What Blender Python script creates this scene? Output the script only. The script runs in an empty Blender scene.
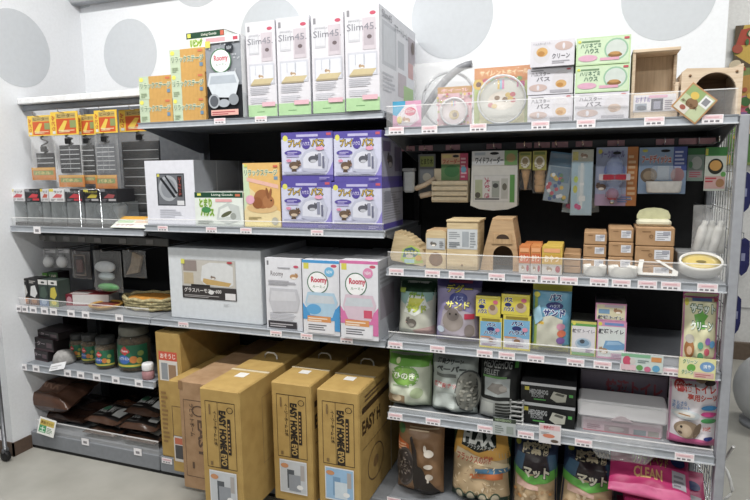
import bpy, math, random
from mathutils import Vector, Matrix
random.seed(11)
S = bpy.context.scene
COL = S.collection
PI = math.pi

# ---------------------------------------------------------------- camera
def make_camera():
    yaw, pit, rol = math.radians(-20.4), math.radians(-7.68), math.radians(-0.68)
    F = Vector((math.sin(yaw)*math.cos(pit), math.cos(yaw)*math.cos(pit), math.sin(pit)))
    R = Vector((math.cos(yaw), -math.sin(yaw), 0)); U = R.cross(F)
    R2 = math.cos(rol)*R + math.sin(rol)*U
    U2 = -math.sin(rol)*R + math.cos(rol)*U
    m = Matrix((R2, U2, -F)).transposed().to_4x4()
    m.translation = Vector((0.576, -1.641, 1.112))
    cd = bpy.data.cameras.new('camera'); cd.sensor_width = 36; cd.lens = 584*36/750
    cd.clip_start = 0.02
    co = bpy.data.objects.new('camera', cd); COL.objects.link(co); co.matrix_world = m
    S.camera = co
make_camera()

# ---------------------------------------------------------------- world, lights, exposure
w = bpy.data.worlds.new('store_ambient'); S.world = w; w.use_nodes = True
w.node_tree.nodes['Background'].inputs[0].default_value = (0.93, 0.96, 1.0, 1)
w.node_tree.nodes['Background'].inputs[1].default_value = 0.2
def area(name, loc, sx, sy, power, rot=(0, 0, 0), col=(1, 0.985, 0.95)):
    d = bpy.data.lights.new(name, 'AREA'); d.shape = 'RECTANGLE'; d.size = sx; d.size_y = sy
    d.energy = power; d.color = col
    o = bpy.data.objects.new(name, d); COL.objects.link(o); o.location = loc; o.rotation_euler = rot
area('ceiling_tube_light', (-0.2, -0.72, 2.5), 3.8, 0.14, 66)
area('ceiling_tube_light', (0.2, -2.6, 2.55), 3.6, 0.14, 50)
area('ceiling_tube_light', (2.2, 1.4, 2.55), 1.6, 0.14, 26)
S.view_settings.view_transform = 'Standard'; S.view_settings.look = 'None'
S.view_settings.gamma = 1; S.view_settings.use_curve_mapping = False
S.view_settings.exposure = 0.12

# ---------------------------------------------------------------- materials
def lin(h):
    h = h.lstrip('#'); r = []
    for i in (0, 2, 4):
        c = int(h[i:i+2], 16)/255
        r.append(c/12.92 if c <= .04045 else ((c+.055)/1.055)**2.4)
    y = .2126*r[0]+.7152*r[1]+.0722*r[2]
    return [c*.88+y*.12 for c in r]
MATS = {}
def M(h, rough=.5, metal=0, var=.05, scale=60, bump=0, stretch=None, spec=.4, dirt=None):
    key = (h, rough, metal, var, scale, bump, stretch, spec, dirt)
    if key in MATS: return MATS[key]
    m = bpy.data.materials.new('surface_' + h.lstrip('#')); m.use_nodes = True
    nt = m.node_tree; b = nt.nodes['Principled BSDF']; c = lin(h)
    b.inputs['Roughness'].default_value = rough; b.inputs['Metallic'].default_value = metal
    b.inputs['Specular IOR Level'].default_value = spec
    tc = nt.nodes.new('ShaderNodeTexCoord'); n = nt.nodes.new('ShaderNodeTexNoise')
    n.inputs['Scale'].default_value = scale; n.inputs['Detail'].default_value = 3
    if stretch:
        mp = nt.nodes.new('ShaderNodeMapping'); mp.inputs['Scale'].default_value = stretch
        nt.links.new(tc.outputs['Object'], mp.inputs[0]); nt.links.new(mp.outputs[0], n.inputs['Vector'])
    else: nt.links.new(tc.outputs['Object'], n.inputs['Vector'])
    mx = nt.nodes.new('ShaderNodeMix'); mx.data_type = 'RGBA'
    d = lin(dirt) if dirt else [x*(1-3*var) for x in c]
    mx.inputs[6].default_value = (*[min(1, x*(1+var)) for x in c], 1); mx.inputs[7].default_value = (*d, 1)
    mr = nt.nodes.new('ShaderNodeMapRange'); mr.inputs[1].default_value = .35; mr.inputs[2].default_value = .75
    nt.links.new(n.outputs['Fac'], mr.inputs[0]); nt.links.new(mr.outputs[0], mx.inputs[0])
    nt.links.new(mx.outputs[2], b.inputs['Base Color'])
    if bump:
        bp = nt.nodes.new('ShaderNodeBump'); bp.inputs['Strength'].default_value = bump; bp.inputs['Distance'].default_value = .004
        nt.links.new(n.outputs['Fac'], bp.inputs['Height']); nt.links.new(bp.outputs[0], b.inputs['Normal'])
    MATS[key] = m; return m
def clear(tag, fac=.12, rough=.12, col=(1, 1, 1), bump=0, scale=30):
    key = ('clear', tag)
    if key in MATS: return MATS[key]
    m = bpy.data.materials.new('clear_' + tag); m.use_nodes = True; nt = m.node_tree
    b = nt.nodes['Principled BSDF']; b.inputs['Base Color'].default_value = (*col, 1); b.inputs['Roughness'].default_value = rough
    b.inputs['Specular IOR Level'].default_value = .7
    t = nt.nodes.new('ShaderNodeBsdfTransparent'); mix = nt.nodes.new('ShaderNodeMixShader')
    fr = nt.nodes.new('ShaderNodeLayerWeight'); fr.inputs[0].default_value = .5
    pw = nt.nodes.new('ShaderNodeMath'); pw.operation = 'POWER'; pw.inputs[1].default_value = 4
    nt.links.new(fr.outputs['Facing'], pw.inputs[0])
    ml = nt.nodes.new('ShaderNodeMath'); ml.operation = 'MULTIPLY'; ml.inputs[1].default_value = .5; nt.links.new(pw.outputs[0], ml.inputs[0])
    ad = nt.nodes.new('ShaderNodeMath'); ad.operation = 'ADD'; ad.use_clamp = True; ad.inputs[1].default_value = fac
    nt.links.new(ml.outputs[0], ad.inputs[0]); nt.links.new(ad.outputs[0], mix.inputs[0])
    nt.links.new(t.outputs[0], mix.inputs[1]); nt.links.new(b.outputs[0], mix.inputs[2])
    nt.links.new(mix.outputs[0], nt.nodes['Material Output'].inputs[0])
    if bump:
        n = nt.nodes.new('ShaderNodeTexNoise'); n.inputs['Scale'].default_value = scale; n.inputs['Detail'].default_value = 4
        tc = nt.nodes.new('ShaderNodeTexCoord'); nt.links.new(tc.outputs['Object'], n.inputs['Vector'])
        bp = nt.nodes.new('ShaderNodeBump'); bp.inputs['Strength'].default_value = bump; bp.inputs['Distance'].default_value = .01
        nt.links.new(n.outputs['Fac'], bp.inputs['Height']); nt.links.new(bp.outputs[0], b.inputs['Normal']); nt.links.new(bp.outputs[0], fr.inputs['Normal'])
    MATS[key] = m; return m
ACR = clear('acrylic', .08, .08); FILM = clear('film', .07, .07, bump=.8, scale=26); DOME = clear('dome', .13, .10)
WOOD = M('#d2bda2', .6, var=.05, scale=14, bump=.15, stretch=(1, 1, 14), dirt='#c0a688')
WOODX = M('#d4c0a6', .6, var=.05, scale=14, bump=.12, stretch=(1, 2, 14), dirt='#c4ab8c')
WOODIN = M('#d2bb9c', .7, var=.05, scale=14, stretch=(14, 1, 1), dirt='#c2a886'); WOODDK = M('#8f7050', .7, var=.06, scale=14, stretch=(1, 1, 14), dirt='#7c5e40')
STEEL = M('#858a91', .45, var=.03); LIPC = M('#a2a8b0', .38, var=.03)
DARKST = M('#6d7177', .5, var=.04); BLACKP = M('#17181b', .6, var=.1); GREYP = M('#63676d', .6, var=.05)
CARD = M('#b3924a', .75, var=.04, scale=25, bump=.08, dirt='#a88640'); KRAFT = M('#a98458', .75, var=.05, scale=30)
WHITE = M('#e6e8ee', .4, var=.015); CHROME = M('#c8ccd2', .2, metal=1, var=.03)

# ---------------------------------------------------------------- mesh helper
class MB:
    def __init__(s): s.v = []; s.f = []; s.m = []; s.sm = []; s.mats = []
    def mi(s, mat):
        if mat not in s.mats: s.mats.append(mat)
        return s.mats.index(mat)
    def add(s, vs, fs, mat, smooth=False):
        o = len(s.v); k = s.mi(mat); s.v += [tuple(p) for p in vs]
        for f in fs: s.f.append(tuple(i+o for i in f)); s.m.append(k); s.sm.append(smooth)
        return s
    def box(s, x0, x1, y0, y1, z0, z1, mat):
        v = [(x, y, z) for z in (z0, z1) for y in (y0, y1) for x in (x0, x1)]
        return s.add(v, [(0, 2, 3, 1), (4, 5, 7, 6), (0, 1, 5, 4), (2, 6, 7, 3), (0, 4, 6, 2), (1, 3, 7, 5)], mat)
    def cbox(s, x0, x1, y0, y1, z0, z1, mat, b=.002):
        lo = (x0, y0, z0); hi = (x1, y1, z1); idx = {}; v = []
        b = min(b, .45*min(hi[i]-lo[i] for i in range(3)))
        sg = [(i, j, k) for i in (0, 1) for j in (0, 1) for k in (0, 1)]
        for c in sg:
            for a in range(3):
                p = [0, 0, 0]
                for i in range(3):
                    e = lo[i] if c[i] == 0 else hi[i]
                    p[i] = e if i == a else (e+b if c[i] == 0 else e-b)
                idx[c, a] = len(v); v.append(tuple(p))
        F = []
        def cor(a, sa, bb, sb, cc, sc):
            t = [0, 0, 0]; t[a] = sa; t[bb] = sb; t[cc] = sc; return tuple(t)
        for a in range(3):
            b1, c1 = (a+1) % 3, (a+2) % 3
            for sa in (0, 1): F.append([idx[cor(a, sa, b1, i, c1, j), a] for i, j in ((0, 0), (1, 0), (1, 1), (0, 1))])
            for i in (0, 1):
                for j in (0, 1):
                    F.append([idx[cor(a, 0, b1, i, c1, j), b1], idx[cor(a, 1, b1, i, c1, j), b1], idx[cor(a, 1, b1, i, c1, j), c1], idx[cor(a, 0, b1, i, c1, j), c1]])
        for c in sg: F.append([idx[c, 0], idx[c, 1], idx[c, 2]])
        ctr = Vector([(lo[i]+hi[i])/2 for i in range(3)]); G = []
        for f in F:
            p = [Vector(v[i]) for i in f]; n = (p[1]-p[0]).cross(p[2]-p[0]); g = sum(p, Vector())/len(p)
            G.append(tuple(f) if n.dot(g-ctr) > 0 else tuple(reversed(f)))
        return s.add(v, G, mat)
    def tube(s, pts, r, mat, n=8, closed=False):
        P = [Vector(p) for p in pts]; N = len(P); vs = []; fs = []
        for i, p in enumerate(P):
            a = P[(i-1) % N] if closed or i > 0 else p; b = P[(i+1) % N] if closed or i < N-1 else p
            t = (b-a).normalized(); up = Vector((0, 0, 1)) if abs(t.z) < .9 else Vector((1, 0, 0))
            u = t.cross(up).normalized(); v = t.cross(u)
            rr = r[i] if isinstance(r, (list, tuple)) else r
            for k in range(n):
                q = 2*PI*k/n; vs.append(p+u*math.cos(q)*rr+v*math.sin(q)*rr)
        for i in range(N if closed else N-1):
            j = (i+1) % N
            for k in range(n): fs.append((i*n+k, i*n+(k+1) % n, j*n+(k+1) % n, j*n+k))
        if not closed: fs.append(tuple(range(n))); fs.append(tuple((N-1)*n+k for k in reversed(range(n))))
        return s.add(vs, fs, mat, True)
    def lathe(s, prof, mat, n=24, c=(0, 0, 0), sx=1, sy=1):
        vs = []; fs = []; L = len(prof)
        for r, z in prof:
            for k in range(n): q = 2*PI*k/n; vs.append((c[0]+sx*r*math.cos(q), c[1]+sy*r*math.sin(q), c[2]+z))
        for i in range(L-1):
            for k in range(n): fs.append((i*n+k, i*n+(k+1) % n, (i+1)*n+(k+1) % n, (i+1)*n+k))
        fs.append(tuple(reversed(range(n)))); fs.append(tuple((L-1)*n+k for k in range(n)))
        return s.add(vs, fs, mat, True)
    def prism(s, poly, y0, y1, mat):
        n = len(poly); vs = [(x, y0, z) for x, z in poly] + [(x, y1, z) for x, z in poly]
        ar = sum(poly[i][0]*poly[(i+1) % n][1]-poly[(i+1) % n][0]*poly[i][1] for i in range(n))
        fs = [tuple(range(n)), tuple(reversed(range(n, 2*n)))] + [(i, i+n, (i+1) % n+n, (i+1) % n) for i in range(n)]
        if ar < 0: fs = [tuple(reversed(f)) for f in fs]
        return s.add(vs, fs, mat)
    def xprism(s, poly, x0, x1, mat):       # poly in (y, z)
        n = len(poly); vs = [(x0, y, z) for y, z in poly] + [(x1, y, z) for y, z in poly]
        ar = sum(poly[i][0]*poly[(i+1) % n][1]-poly[(i+1) % n][0]*poly[i][1] for i in range(n))
        fs = [tuple(reversed(range(n))), tuple(range(n, 2*n))] + [(i, (i+1) % n, (i+1) % n+n, i+n) for i in range(n)]
        if ar < 0: fs = [tuple(reversed(f)) for f in fs]
        return s.add(vs, fs, mat)
    def blob(s, c, r, mat, n=16, m=10):
        pr = [(max(1e-4, math.sin(PI*i/m)), -math.cos(PI*i/m)) for i in range(m+1)]
        vs = []; fs = []
        for a, z in pr:
            for k in range(n): q = 2*PI*k/n; vs.append((c[0]+r[0]*a*math.cos(q), c[1]+r[1]*a*math.sin(q), c[2]+r[2]*z))
        for i in range(m):
            for k in range(n): fs.append((i*n+k, i*n+(k+1) % n, (i+1)*n+(k+1) % n, (i+1)*n+k))
        return s.add(vs, fs, mat, True)
    def mesh(s, name):
        me = bpy.data.meshes.new(name); me.from_pydata(s.v, [], s.f)
        for m in s.mats: me.materials.append(m)
        me.polygons.foreach_set('material_index', s.m); me.polygons.foreach_set('use_smooth', s.sm); me.update()
        return me
    def build(s, name, parent=None):
        return link(name, s.mesh(name), parent)
def link(name, me, parent=None):
    o = bpy.data.objects.new(name, me); COL.objects.link(o); o.parent = parent; return o
def tag(o, label=None, cat=None, group=None, kind=None):
    if label: o['label'] = label
    if cat: o['category'] = cat
    if group: o['group'] = group
    if kind: o['kind'] = kind
    return o
def thing(name, label, cat, loc=(0, 0, 0), rz=0, group=None, tilt=0, roll=0):
    o = bpy.data.objects.new(name, None); COL.objects.link(o); o.empty_display_size = .03
    o.location = loc; o.rotation_euler = (math.radians(tilt), math.radians(roll), math.radians(rz))
    return tag(o, label, cat, group)
def dup(root, label, loc, rz=None):
    def cp(o, par):
        c = o.copy(); COL.objects.link(c); c.parent = par
        for ch in [k for k in list(o.children)]: cp(ch, c)
        return c
    r = cp(root, None); r['label'] = label; r.location = loc
    if rz is not None: r.rotation_euler.z = math.radians(rz)
    return r

# ---------------------------------------------------------------- flat print (lettering and pictures on packaging)
GL = {}
def glyphs(s, bold=0.0):
    if (s, bold) in GL: return GL[s, bold]
    cu = bpy.data.curves.new('lettering', 'FONT'); cu.body = s; cu.resolution_u = 2; cu.offset = bold; cu.space_line = .85
    ob = bpy.data.objects.new('lettering', cu); me = ob.to_mesh()
    V = [(v.co.x, v.co.y) for v in me.vertices]; F = [tuple(p.vertices) for p in me.polygons]
    ob.to_mesh_clear(); bpy.data.objects.remove(ob); bpy.data.curves.remove(cu)
    GL[s, bold] = (V, F); return GL[s, bold]
PRINT_ROUGH = .38
class Art:
    def __init__(s, ratio=1.0): s.ops = []; s.ratio = ratio       # ratio = width / height
    def _c(s, c): return M(c, PRINT_ROUGH, var=.02) if isinstance(c, str) else c
    def rect(s, x0, y0, x1, y1, c): s.ops.append(('r', (x0, y0, x1, y1), s._c(c))); return s
    def poly(s, pts, c): s.ops.append(('p', pts, s._c(c))); return s
    def ell(s, cx, cy, rx, ry, c, rot=0): s.ops.append(('e', (cx, cy, rx, ry, rot), s._c(c))); return s
    def ring(s, cx, cy, rx, ry, t, c): s.ops.append(('g', (cx, cy, rx, ry, t), s._c(c))); return s
    def text(s, t, x0, y0, x1, y1, c, bold=.01, out=None, ow=.05, rot=0):
        if out: s.ops.append(('t', (t, x0, y0, x1, y1, bold+ow, rot, bold), s._c(out)))
        s.ops.append(('t', (t, x0, y0, x1, y1, bold, rot, bold), s._c(c))); return s
    def lines(s, x0, y0, x1, y1, n, c, fill=.5, seed=1):          # rows of unreadably small print
        r = random.Random(seed); dy = (y1-y0)/n
        for i in range(n):
            xe = x0+(x1-x0)*(.6+.4*r.random())
            s.rect(x0, y0+dy*i, xe, y0+dy*(i+fill), c)
        return s
    def critter(s, cx, cy, k, c, belly='#efe6da', ears=True, flip=1):  # small furry animal, k = size as share of height
        q = k/s.ratio
        s.ell(cx, cy, .5*q, .36*k, c); s.ell(cx-.42*q*flip, cy+.14*k, .27*q, .26*k, c)
        s.ell(cx-.05*q*flip, cy-.18*k, .34*q, .15*k, belly)
        if ears:
            s.ell(cx-.32*q*flip, cy+.4*k, .09*q, .13*k, c); s.ell(cx-.52*q*flip, cy+.38*k, .08*q, .12*k, c)
        s.ell(cx-.5*q*flip, cy+.17*k, .04*q, .045*k, '#14110f'); s.ell(cx-.62*q*flip, cy+.06*k, .05*q, .05*k, '#d9a59a')
        return s
    def mesh(s, name, w, h, fn, eps=.0001, base=.0004, sub=None):
        mb = MB()
        for L, (k, d, mat) in enumerate(s.ops):
            off = base+eps*L; V = []; F = []
            if k == 'r':
                x0, y0, x1, y1 = d
                nx = max(1, int(math.ceil((x1-x0)*w/sub))) if sub else 1; ny = max(1, int(math.ceil((y1-y0)*h/sub))) if sub else 1
                V = [(x0+(x1-x0)*i/nx, y0+(y1-y0)*j/ny) for j in range(ny+1) for i in range(nx+1)]
                F = [(j*(nx+1)+i, j*(nx+1)+i+1, (j+1)*(nx+1)+i+1, (j+1)*(nx+1)+i) for j in range(ny) for i in range(nx)]
            elif k == 'e':
                cx, cy, rx, ry, rot = d; n = 20; R = max(1, int(math.ceil(max(rx*w, ry*h)/sub))) if sub else 1
                V = [(cx, cy)]; cr, sr = math.cos(rot), math.sin(rot)
                for q in range(1, R+1):
                    for i in range(n):
                        a = 2*PI*i/n; ex, ey = rx*q/R*math.cos(a)*w, ry*q/R*math.sin(a)*h
                        V.append((cx+(ex*cr-ey*sr)/w, cy+(ex*sr+ey*cr)/h))
                F = [(0, 1+i, 1+(i+1) % n) for i in range(n)]
                for q in range(R-1):
                    for i in range(n): F.append((1+q*n+i, 1+(q+1)*n+i, 1+(q+1)*n+(i+1) % n, 1+q*n+(i+1) % n))
            elif k == 'g':
                cx, cy, rx, ry, t = d; n = 28
                for f in (1, 1-t): V += [(cx+rx*f*math.cos(2*PI*i/n), cy+ry*f*math.sin(2*PI*i/n)) for i in range(n)]
                F = [(i, (i+1) % n, n+(i+1) % n, n+i) for i in range(n)]
            elif k == 'p':
                V = list(d); ar = sum(V[i][0]*V[(i+1) % len(V)][1]-V[(i+1) % len(V)][0]*V[i][1] for i in range(len(V)))
                F = [tuple(range(len(V)))] if ar > 0 else [tuple(reversed(range(len(V))))]
                if sub and len(V) > 3: F = [(F[0][0], F[0][i], F[0][i+1]) for i in range(1, len(V)-1)]
            else:
                t, x0, y0, x1, y1, bold, rot, b0 = d
                G, F = glyphs(t, bold); G0, _ = glyphs(t, b0)
                if not G0: continue
                ax, bx = min(p[0] for p in G0), max(p[0] for p in G0); ay, by = min(p[1] for p in G0), max(p[1] for p in G0)
                U = [((p[0]-ax)/(bx-ax or 1), (p[1]-ay)/(by-ay or 1)) for p in G]
                if rot == -90: U = [(b, 1-a) for a, b in U]
                elif rot: 
                    U = [(a, b+rot*(a-.5)) for a, b in U]
                V = [(x0+(x1-x0)*a, y0+(y1-y0)*b) for a, b in U]
            if sub and k in 'pt':
                T = []; st = []
                for f in F:
                    for i in range(1, len(f)-1): st.append((V[f[0]], V[f[i]], V[f[i+1]]))
                while st:
                    a, b, c = st.pop()
                    e = max(math.hypot((p[0]-q[0])*w, (p[1]-q[1])*h) for p, q in ((a, b), (b, c), (c, a)))
                    if e <= sub*1.6: T.append((a, b, c)); continue
                    m1 = ((a[0]+b[0])/2, (a[1]+b[1])/2); m2 = ((b[0]+c[0])/2, (b[1]+c[1])/2); m3 = ((a[0]+c[0])/2, (a[1]+c[1])/2)
                    st += [(a, m1, m3), (m1, b, m2), (m3, m2, c), (m1, m2, m3)]
                V = [p for t3 in T for p in t3]; F = [(3*i, 3*i+1, 3*i+2) for i in range(len(T))]
            mb.add([fn(u, v, off) for u, v in V], F, mat, bool(sub))
        return mb.mesh(name)

# ---------------------------------------------------------------- generic packages; root sits at the base, front face towards -y
def carton(name, label, cat, P, yf, d, col, front=None, side=None, top=None, left=None, rz=0, group=None, tilt=0, part='carton', b=.0025, roll=0):
    xc, w, z, h = P
    r = thing(name, label, cat, (xc, yf, z+.0006), rz, group, tilt, roll)
    mat = M(col, .45, var=.02) if isinstance(col, str) else col
    MB().cbox(-w/2, w/2, 0, d, 0, h, mat, b).build(part, r)
    if front: link('front_print', front.mesh('front_print', w, h, lambda u, v, o: (-w/2+u*w, -o, v*h)), r)
    if side: link('side_print', side.mesh('side_print', d, h, lambda u, v, o: (w/2+o, u*d, v*h)), r)
    if left: link('side_print', left.mesh('side_print', d, h, lambda u, v, o: (-w/2-o, d-u*d, v*h)), r)
    if top: link('top_print', top.mesh('top_print', w, d, lambda u, v, o: (-w/2+u*w, v*d, h+o)), r)
    return r
def bagfn(w, h, t, seal=.07, seed=0, wr=.0025, flare=.0, pk=.35, low=.12):
    rn = random.Random(seed); ph = [rn.uniform(0, 6.28) for _ in range(8)]
    def dep(u, v):
        a = max(0, 1-abs(2*u-1)**2.4)**.62
        b = min(1, max(0, (1-seal-v)/pk))**.6 * min(1, max(0, v/low))**.45
        wv = (math.sin(9*u+7*v+ph[0])*math.sin(13*v-5*u+ph[1]) + .6*math.sin(15*u-9*v+ph[2])*math.sin(14*v+ph[3]) + .4*math.sin(19*v+13*u+ph[4]))
        return t/2*a*b + wr*wv*(.25+.75*a*min(1, b*2))*(1 if v < 1-seal*.6 else .3)
    def xs(u, v):
        k = 1-flare*math.sin(PI*min(1, max(0, v)))
        return (u-.5)*w*k
    return dep, xs
def bag(name, label, cat, P, yf, t, col, art=None, tilt=-5, rz=0, group=None, seed=0, seal=.07, wr=.0025, flare=.03, part='pouch', rough=.28, pk=.35, low=.12, roll=0, lay=False, n=(34, 42)):
    xc, w, z, h = P
    if not lay: z += t*.75*math.sin(math.radians(abs(tilt)))
    r = thing(name, label, cat, (xc, yf, z+.0012), rz, group, tilt, roll)
    dep, xs = bagfn(w, h, t, seal, seed, wr, flare, pk, low)
    mat = M(col, rough, var=.05, scale=30, bump=.25) if isinstance(col, str) else col
    nx, ny = n; mb = MB(); vs = []; fs = []
    if lay: fr = lambda u, v, o: (xs(u, v), v*h, t/2+dep(u, v)+o); bk = lambda u, v: (xs(u, v), v*h, max(0, t/2-dep(u, v)))
    else: fr = lambda u, v, o: (xs(u, v), t/2-dep(u, v)-o, v*h); bk = lambda u, v: (xs(u, v), t/2+dep(u, v)*.9, v*h)
    for j in range(ny+1):
        for i in range(nx+1): vs.append(fr(i/nx, j/ny, 0))
    o2 = len(vs)
    for j in range(ny+1):
        for i in range(nx+1): vs.append(bk(i/nx, j/ny) if 0 < i < nx and 0 < j < ny else fr(i/nx, j/ny, 0))
    for j in range(ny):
        for i in range(nx):
            a = j*(nx+1)+i; fs.append((a, a+1, a+nx+2, a+nx+1)); fs.append((o2+a, o2+a+nx+1, o2+a+nx+2, o2+a+1))
    mb.add(vs, fs, mat, True).build(part, r)
    if art: link('front_print', art.mesh('front_print', w, h, fr, eps=.00028, base=.0009, sub=.0065), r)
    return r
def film_bag(parent, w, h, t, seed, z0=0, y0=0, mat=None, name='clear_film', wr=.003, flare=.02):
    dep, xs = bagfn(w, h, t, .05, seed, wr, flare, .3, .1); mb = MB(); nx, ny = 16, 20; vs = []; fs = []
    for sgn in (-1, 1):
        for j in range(ny+1):
            for i in range(nx+1): vs.append((xs(i/nx, j/ny), y0+t/2+sgn*dep(i/nx, j/ny), z0+h*j/ny))
    n = (nx+1)*(ny+1)
    for j in range(ny):
        for i in range(nx):
            a = j*(nx+1)+i; fs.append((a, a+1, a+nx+2, a+nx+1)); fs.append((n+a, n+a+nx+1, n+a+nx+2, n+a+1))
    return mb.add(vs, fs, mat or FILM, True).build(name, parent)
def hook(parent, x, z, y0=.395, y1=.18):
    MB().tube([(x, y0, z), (x, y1, z), (x, y1-.006, z+.004), (x, y1-.008, z+.014)], .0017, CHROME, 6).build('peg_hook', parent)

# ================================================================ THE PLACE
WALLM = M('#e9ecf1', .75, var=.012, scale=90, bump=.05)
DOT = M('#c9ced4', .75, var=.01)
BROWNB = M('#5f4c40', .5, var=.06)
floor = MB().box(-4, 4, -4.5, 4.5, -.06, 0, M('#a9a79f', .35, var=.05, scale=7, dirt='#9d9b93', spec=.5)).build('floor'); tag(floor, kind='structure')
wb = MB().box(-1.555, .935, .42, .54, 0, 2.6, WALLM).build('wall_back'); tag(wb, kind='structure')
for x, z, r in ((-1.296, 1.622, .142), (-.608, 1.64, .137), (.1, 1.638, .143), (.771, 1.632, .132), (-.935, 1.915, .14)):
    n = 40; MB().prism([(x+r*math.cos(2*PI*i/n), z+r*math.sin(2*PI*i/n)) for i in range(n)], .4192, .4201, DOT).build('wall_dot', wb)
MB().prism([(-1.555, 1.83), (-1.5, 1.835), (-1.455, 1.87), (-1.43, 1.93), (-1.555, 1.93)], .4192, .4201, DOT).build('wall_dot', wb)
wl = MB().box(-2.6, -1.555, -.078, .54, 0, 2.6, WALLM).build('wall_left'); tag(wl, kind='structure')
MB().xprism([(.10+.147*math.cos(2*PI*i/40), 1.605+.147*math.sin(2*PI*i/40)) for i in range(40)], -1.5551, -1.5542, DOT).build('wall_dot', wl)
MB().xprism([(.419, 1.83), (.38, 1.835), (.34, 1.87), (.32, 1.93), (.419, 1.93)], -1.5551, -1.5542, DOT).build('wall_dot', wl)
bb = MB().box(-1.555, -1.549, -.084, 0, 0, .056, BROWNB).box(-2.6, -1.549, -.084, -.078, 0, .056, BROWNB).build('baseboard_left'); tag(bb, kind='structure')
tr = MB().cbox(-1.555, .935, .37, .42, 1.84, 1.9, M('#a4a7ac', .6, var=.02), .003).build('trim_1'); tag(tr, kind='structure')
# far side of the shop beyond the right end of the shelving
wf = MB().box(.2, 4, 2.2, 2.3, 0, 2.6, M('#e2e2e0', .6, var=.03)).build('wall_far'); tag(wf, kind='structure')
bf = MB().box(.2, 4, 2.17, 2.2, 0, .1, M('#6b5b4c', .5)).build('baseboard_far'); tag(bf, kind='structure')
cl = MB().box(-4, 4, -4.5, 4.5, 2.62, 2.7, M('#e4e6e8', .8, var=.01)).build('ceiling'); tag(cl, kind='structure')

# ---------------------------------------------------------------- shelving bays
def tagmesh(pink=True, w=.046, h=.021):
    mb = MB().box(-w/2, w/2, -.0012, 0, 0, h, M('#efecef', .35, var=.01))
    if pink:
        mb.box(-w*.45, w*.45, -.0016, -.0012, h*.5, h*.93, M('#ebcdd2', .4, var=.02))
        for i in range(3): mb.box(-w*.38+i*w*.26, -w*.2+i*w*.26, -.0016, -.0012, h*.16, h*.36, M('#7f7b82', .4))
        mb.box(-w*.3, w*.3, -.0018, -.0016, h*.64, h*.76, M('#dda9b1', .4))
    else:
        mb.box(-w*.25, w*.25, -.0016, -.0012, h*.25, h*.62, M('#8d8b90', .4))
    return mb.mesh('price_tag')
TAGP = tagmesh(); TAGW = tagmesh(False, .036, .027); TAGS = tagmesh(True, .043, .018)
def shelf(unit, x0, x1, zb, tags, depth=.395, guard=0, tm=TAGP, lip=.022, tags_dz=.001, gx=None, br=True):
    zs = zb+lip; e = .0005
    mb = MB().cbox(x0+.002, x1-.002, -.004, .012, zb, zs, LIPC, .003)
    mb.box(x0+.002, x1-.002, .012, depth, zs-.004, zs, STEEL); mb.box(x0+.004, x1-.004, .02, depth, zs-.016, zs-.004, DARKST)
    mb.box(x0+.002, x1-.002, -.0055, -.004, zs-.0035, zs, STEEL); mb.box(x0+.002, x1-.002, -.0062, -.004, zb, zb+.004, M('#c7ccd3', .35))
    o = mb.build('shelf_board', unit)
    if br:
        for xa in (x0+e, x1-e-.003):
            MB().xprism([(.02, zs-.016), (depth, zs-.016), (depth, zs-.095), (depth-.06, zs-.095), (.05, zb-.006), (.02, zb)], xa, xa+.003, DARKST).build('bracket', o)
    for t in tags: link('price_tag', tm, o).location = (t, -.0056, zb+tags_dz)
    if guard: 
        g = gx or (x0+.006, x1-.006)
        mb = MB().box(g[0], g[1], .001, .003, zs, zs+guard, ACR); mb.box(g[0], g[1], .0005, .0035, zs+guard-.0025, zs+guard, clear('edge', .45, .1)); mb.build('clear_guard', o)
    return o
LX0, MX0, RX0, RX1 = -1.553, -.9, 0, .9
# left bay
UL = thing('shelving_bay', 'narrow left shelving bay with grey back panel against the white side wall', 'shelving', (0, 0, 0))
MB().box(LX0, MX0-.002, .398, .408, .06, .9, BLACKP).box(LX0, MX0-.002, .398, .408, .9, 1.40, GREYP).build('back_panel', UL)
MB().cbox(LX0, MX0-.03, .075, .115, 1.388, 1.412, M('#e9eaec', .4), .003).build('top_header', UL)
MB().cbox(LX0, MX0-.03, .095, .125, 1.366, 1.387, STEEL, .003).build('hook_bar', UL)
for x in (LX0+.015, MX0-.02): MB().cbox(x-.012, x+.012, .37, .398, 0, 1.4, DARKST, .002).build('upright', UL)
shelf(UL, LX0, MX0, .895, (-1.4088,), guard=.035, tm=TAGW, tags_dz=-.004)
shelf(UL, LX0, MX0, .575, (-1.5470, -1.5143, -1.4675, -1.4076, -1.3606, -1.2712, -1.1990, -1.0372), guard=.034, tm=TAGW, tags_dz=.0)
shelf(UL, LX0, MX0, .333, (-1.5502, -1.4817, -1.3151, -1.2487, -1.1688, -1.0764, -0.9680), guard=0, tm=TAGW, tags_dz=.0, lip=.026)
mb = MB().cbox(LX0, MX0-.002, 0, .395, .012, .072, M('#83878d', .5, var=.03), .003); mb.box(LX0, MX0-.002, .004, .39, .0, .012, BLACKP)
bs = mb.build('base_panel', UL)
MB().box(LX0+.03, MX0-.005, .004, .0065, .072, .125, ACR).box(LX0+.03, MX0-.005, .0035, .007, .122, .125, clear('edge', .45, .1)).build('clear_guard', bs)
for t in (-1.2583, -0.9995): link('price_tag', TAGW, bs).location = (t, -.001, .058)
# hanging bar under the first shelf
rail = MB().cbox(LX0+.02, MX0-.004, .12, .128, .842, .872, M('#6b6a68', .5, var=.05), .002).build('hook_bar', UL)
for t in (-1.5325, -1.4775, -1.4021, -1.3230, -1.2407, -1.1160, -0.9865): MB().box(t-.017, t+.017, .117, .12, .848, .866, M('#8d8a88', .35)).build('tag_holder', rail)

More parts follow.
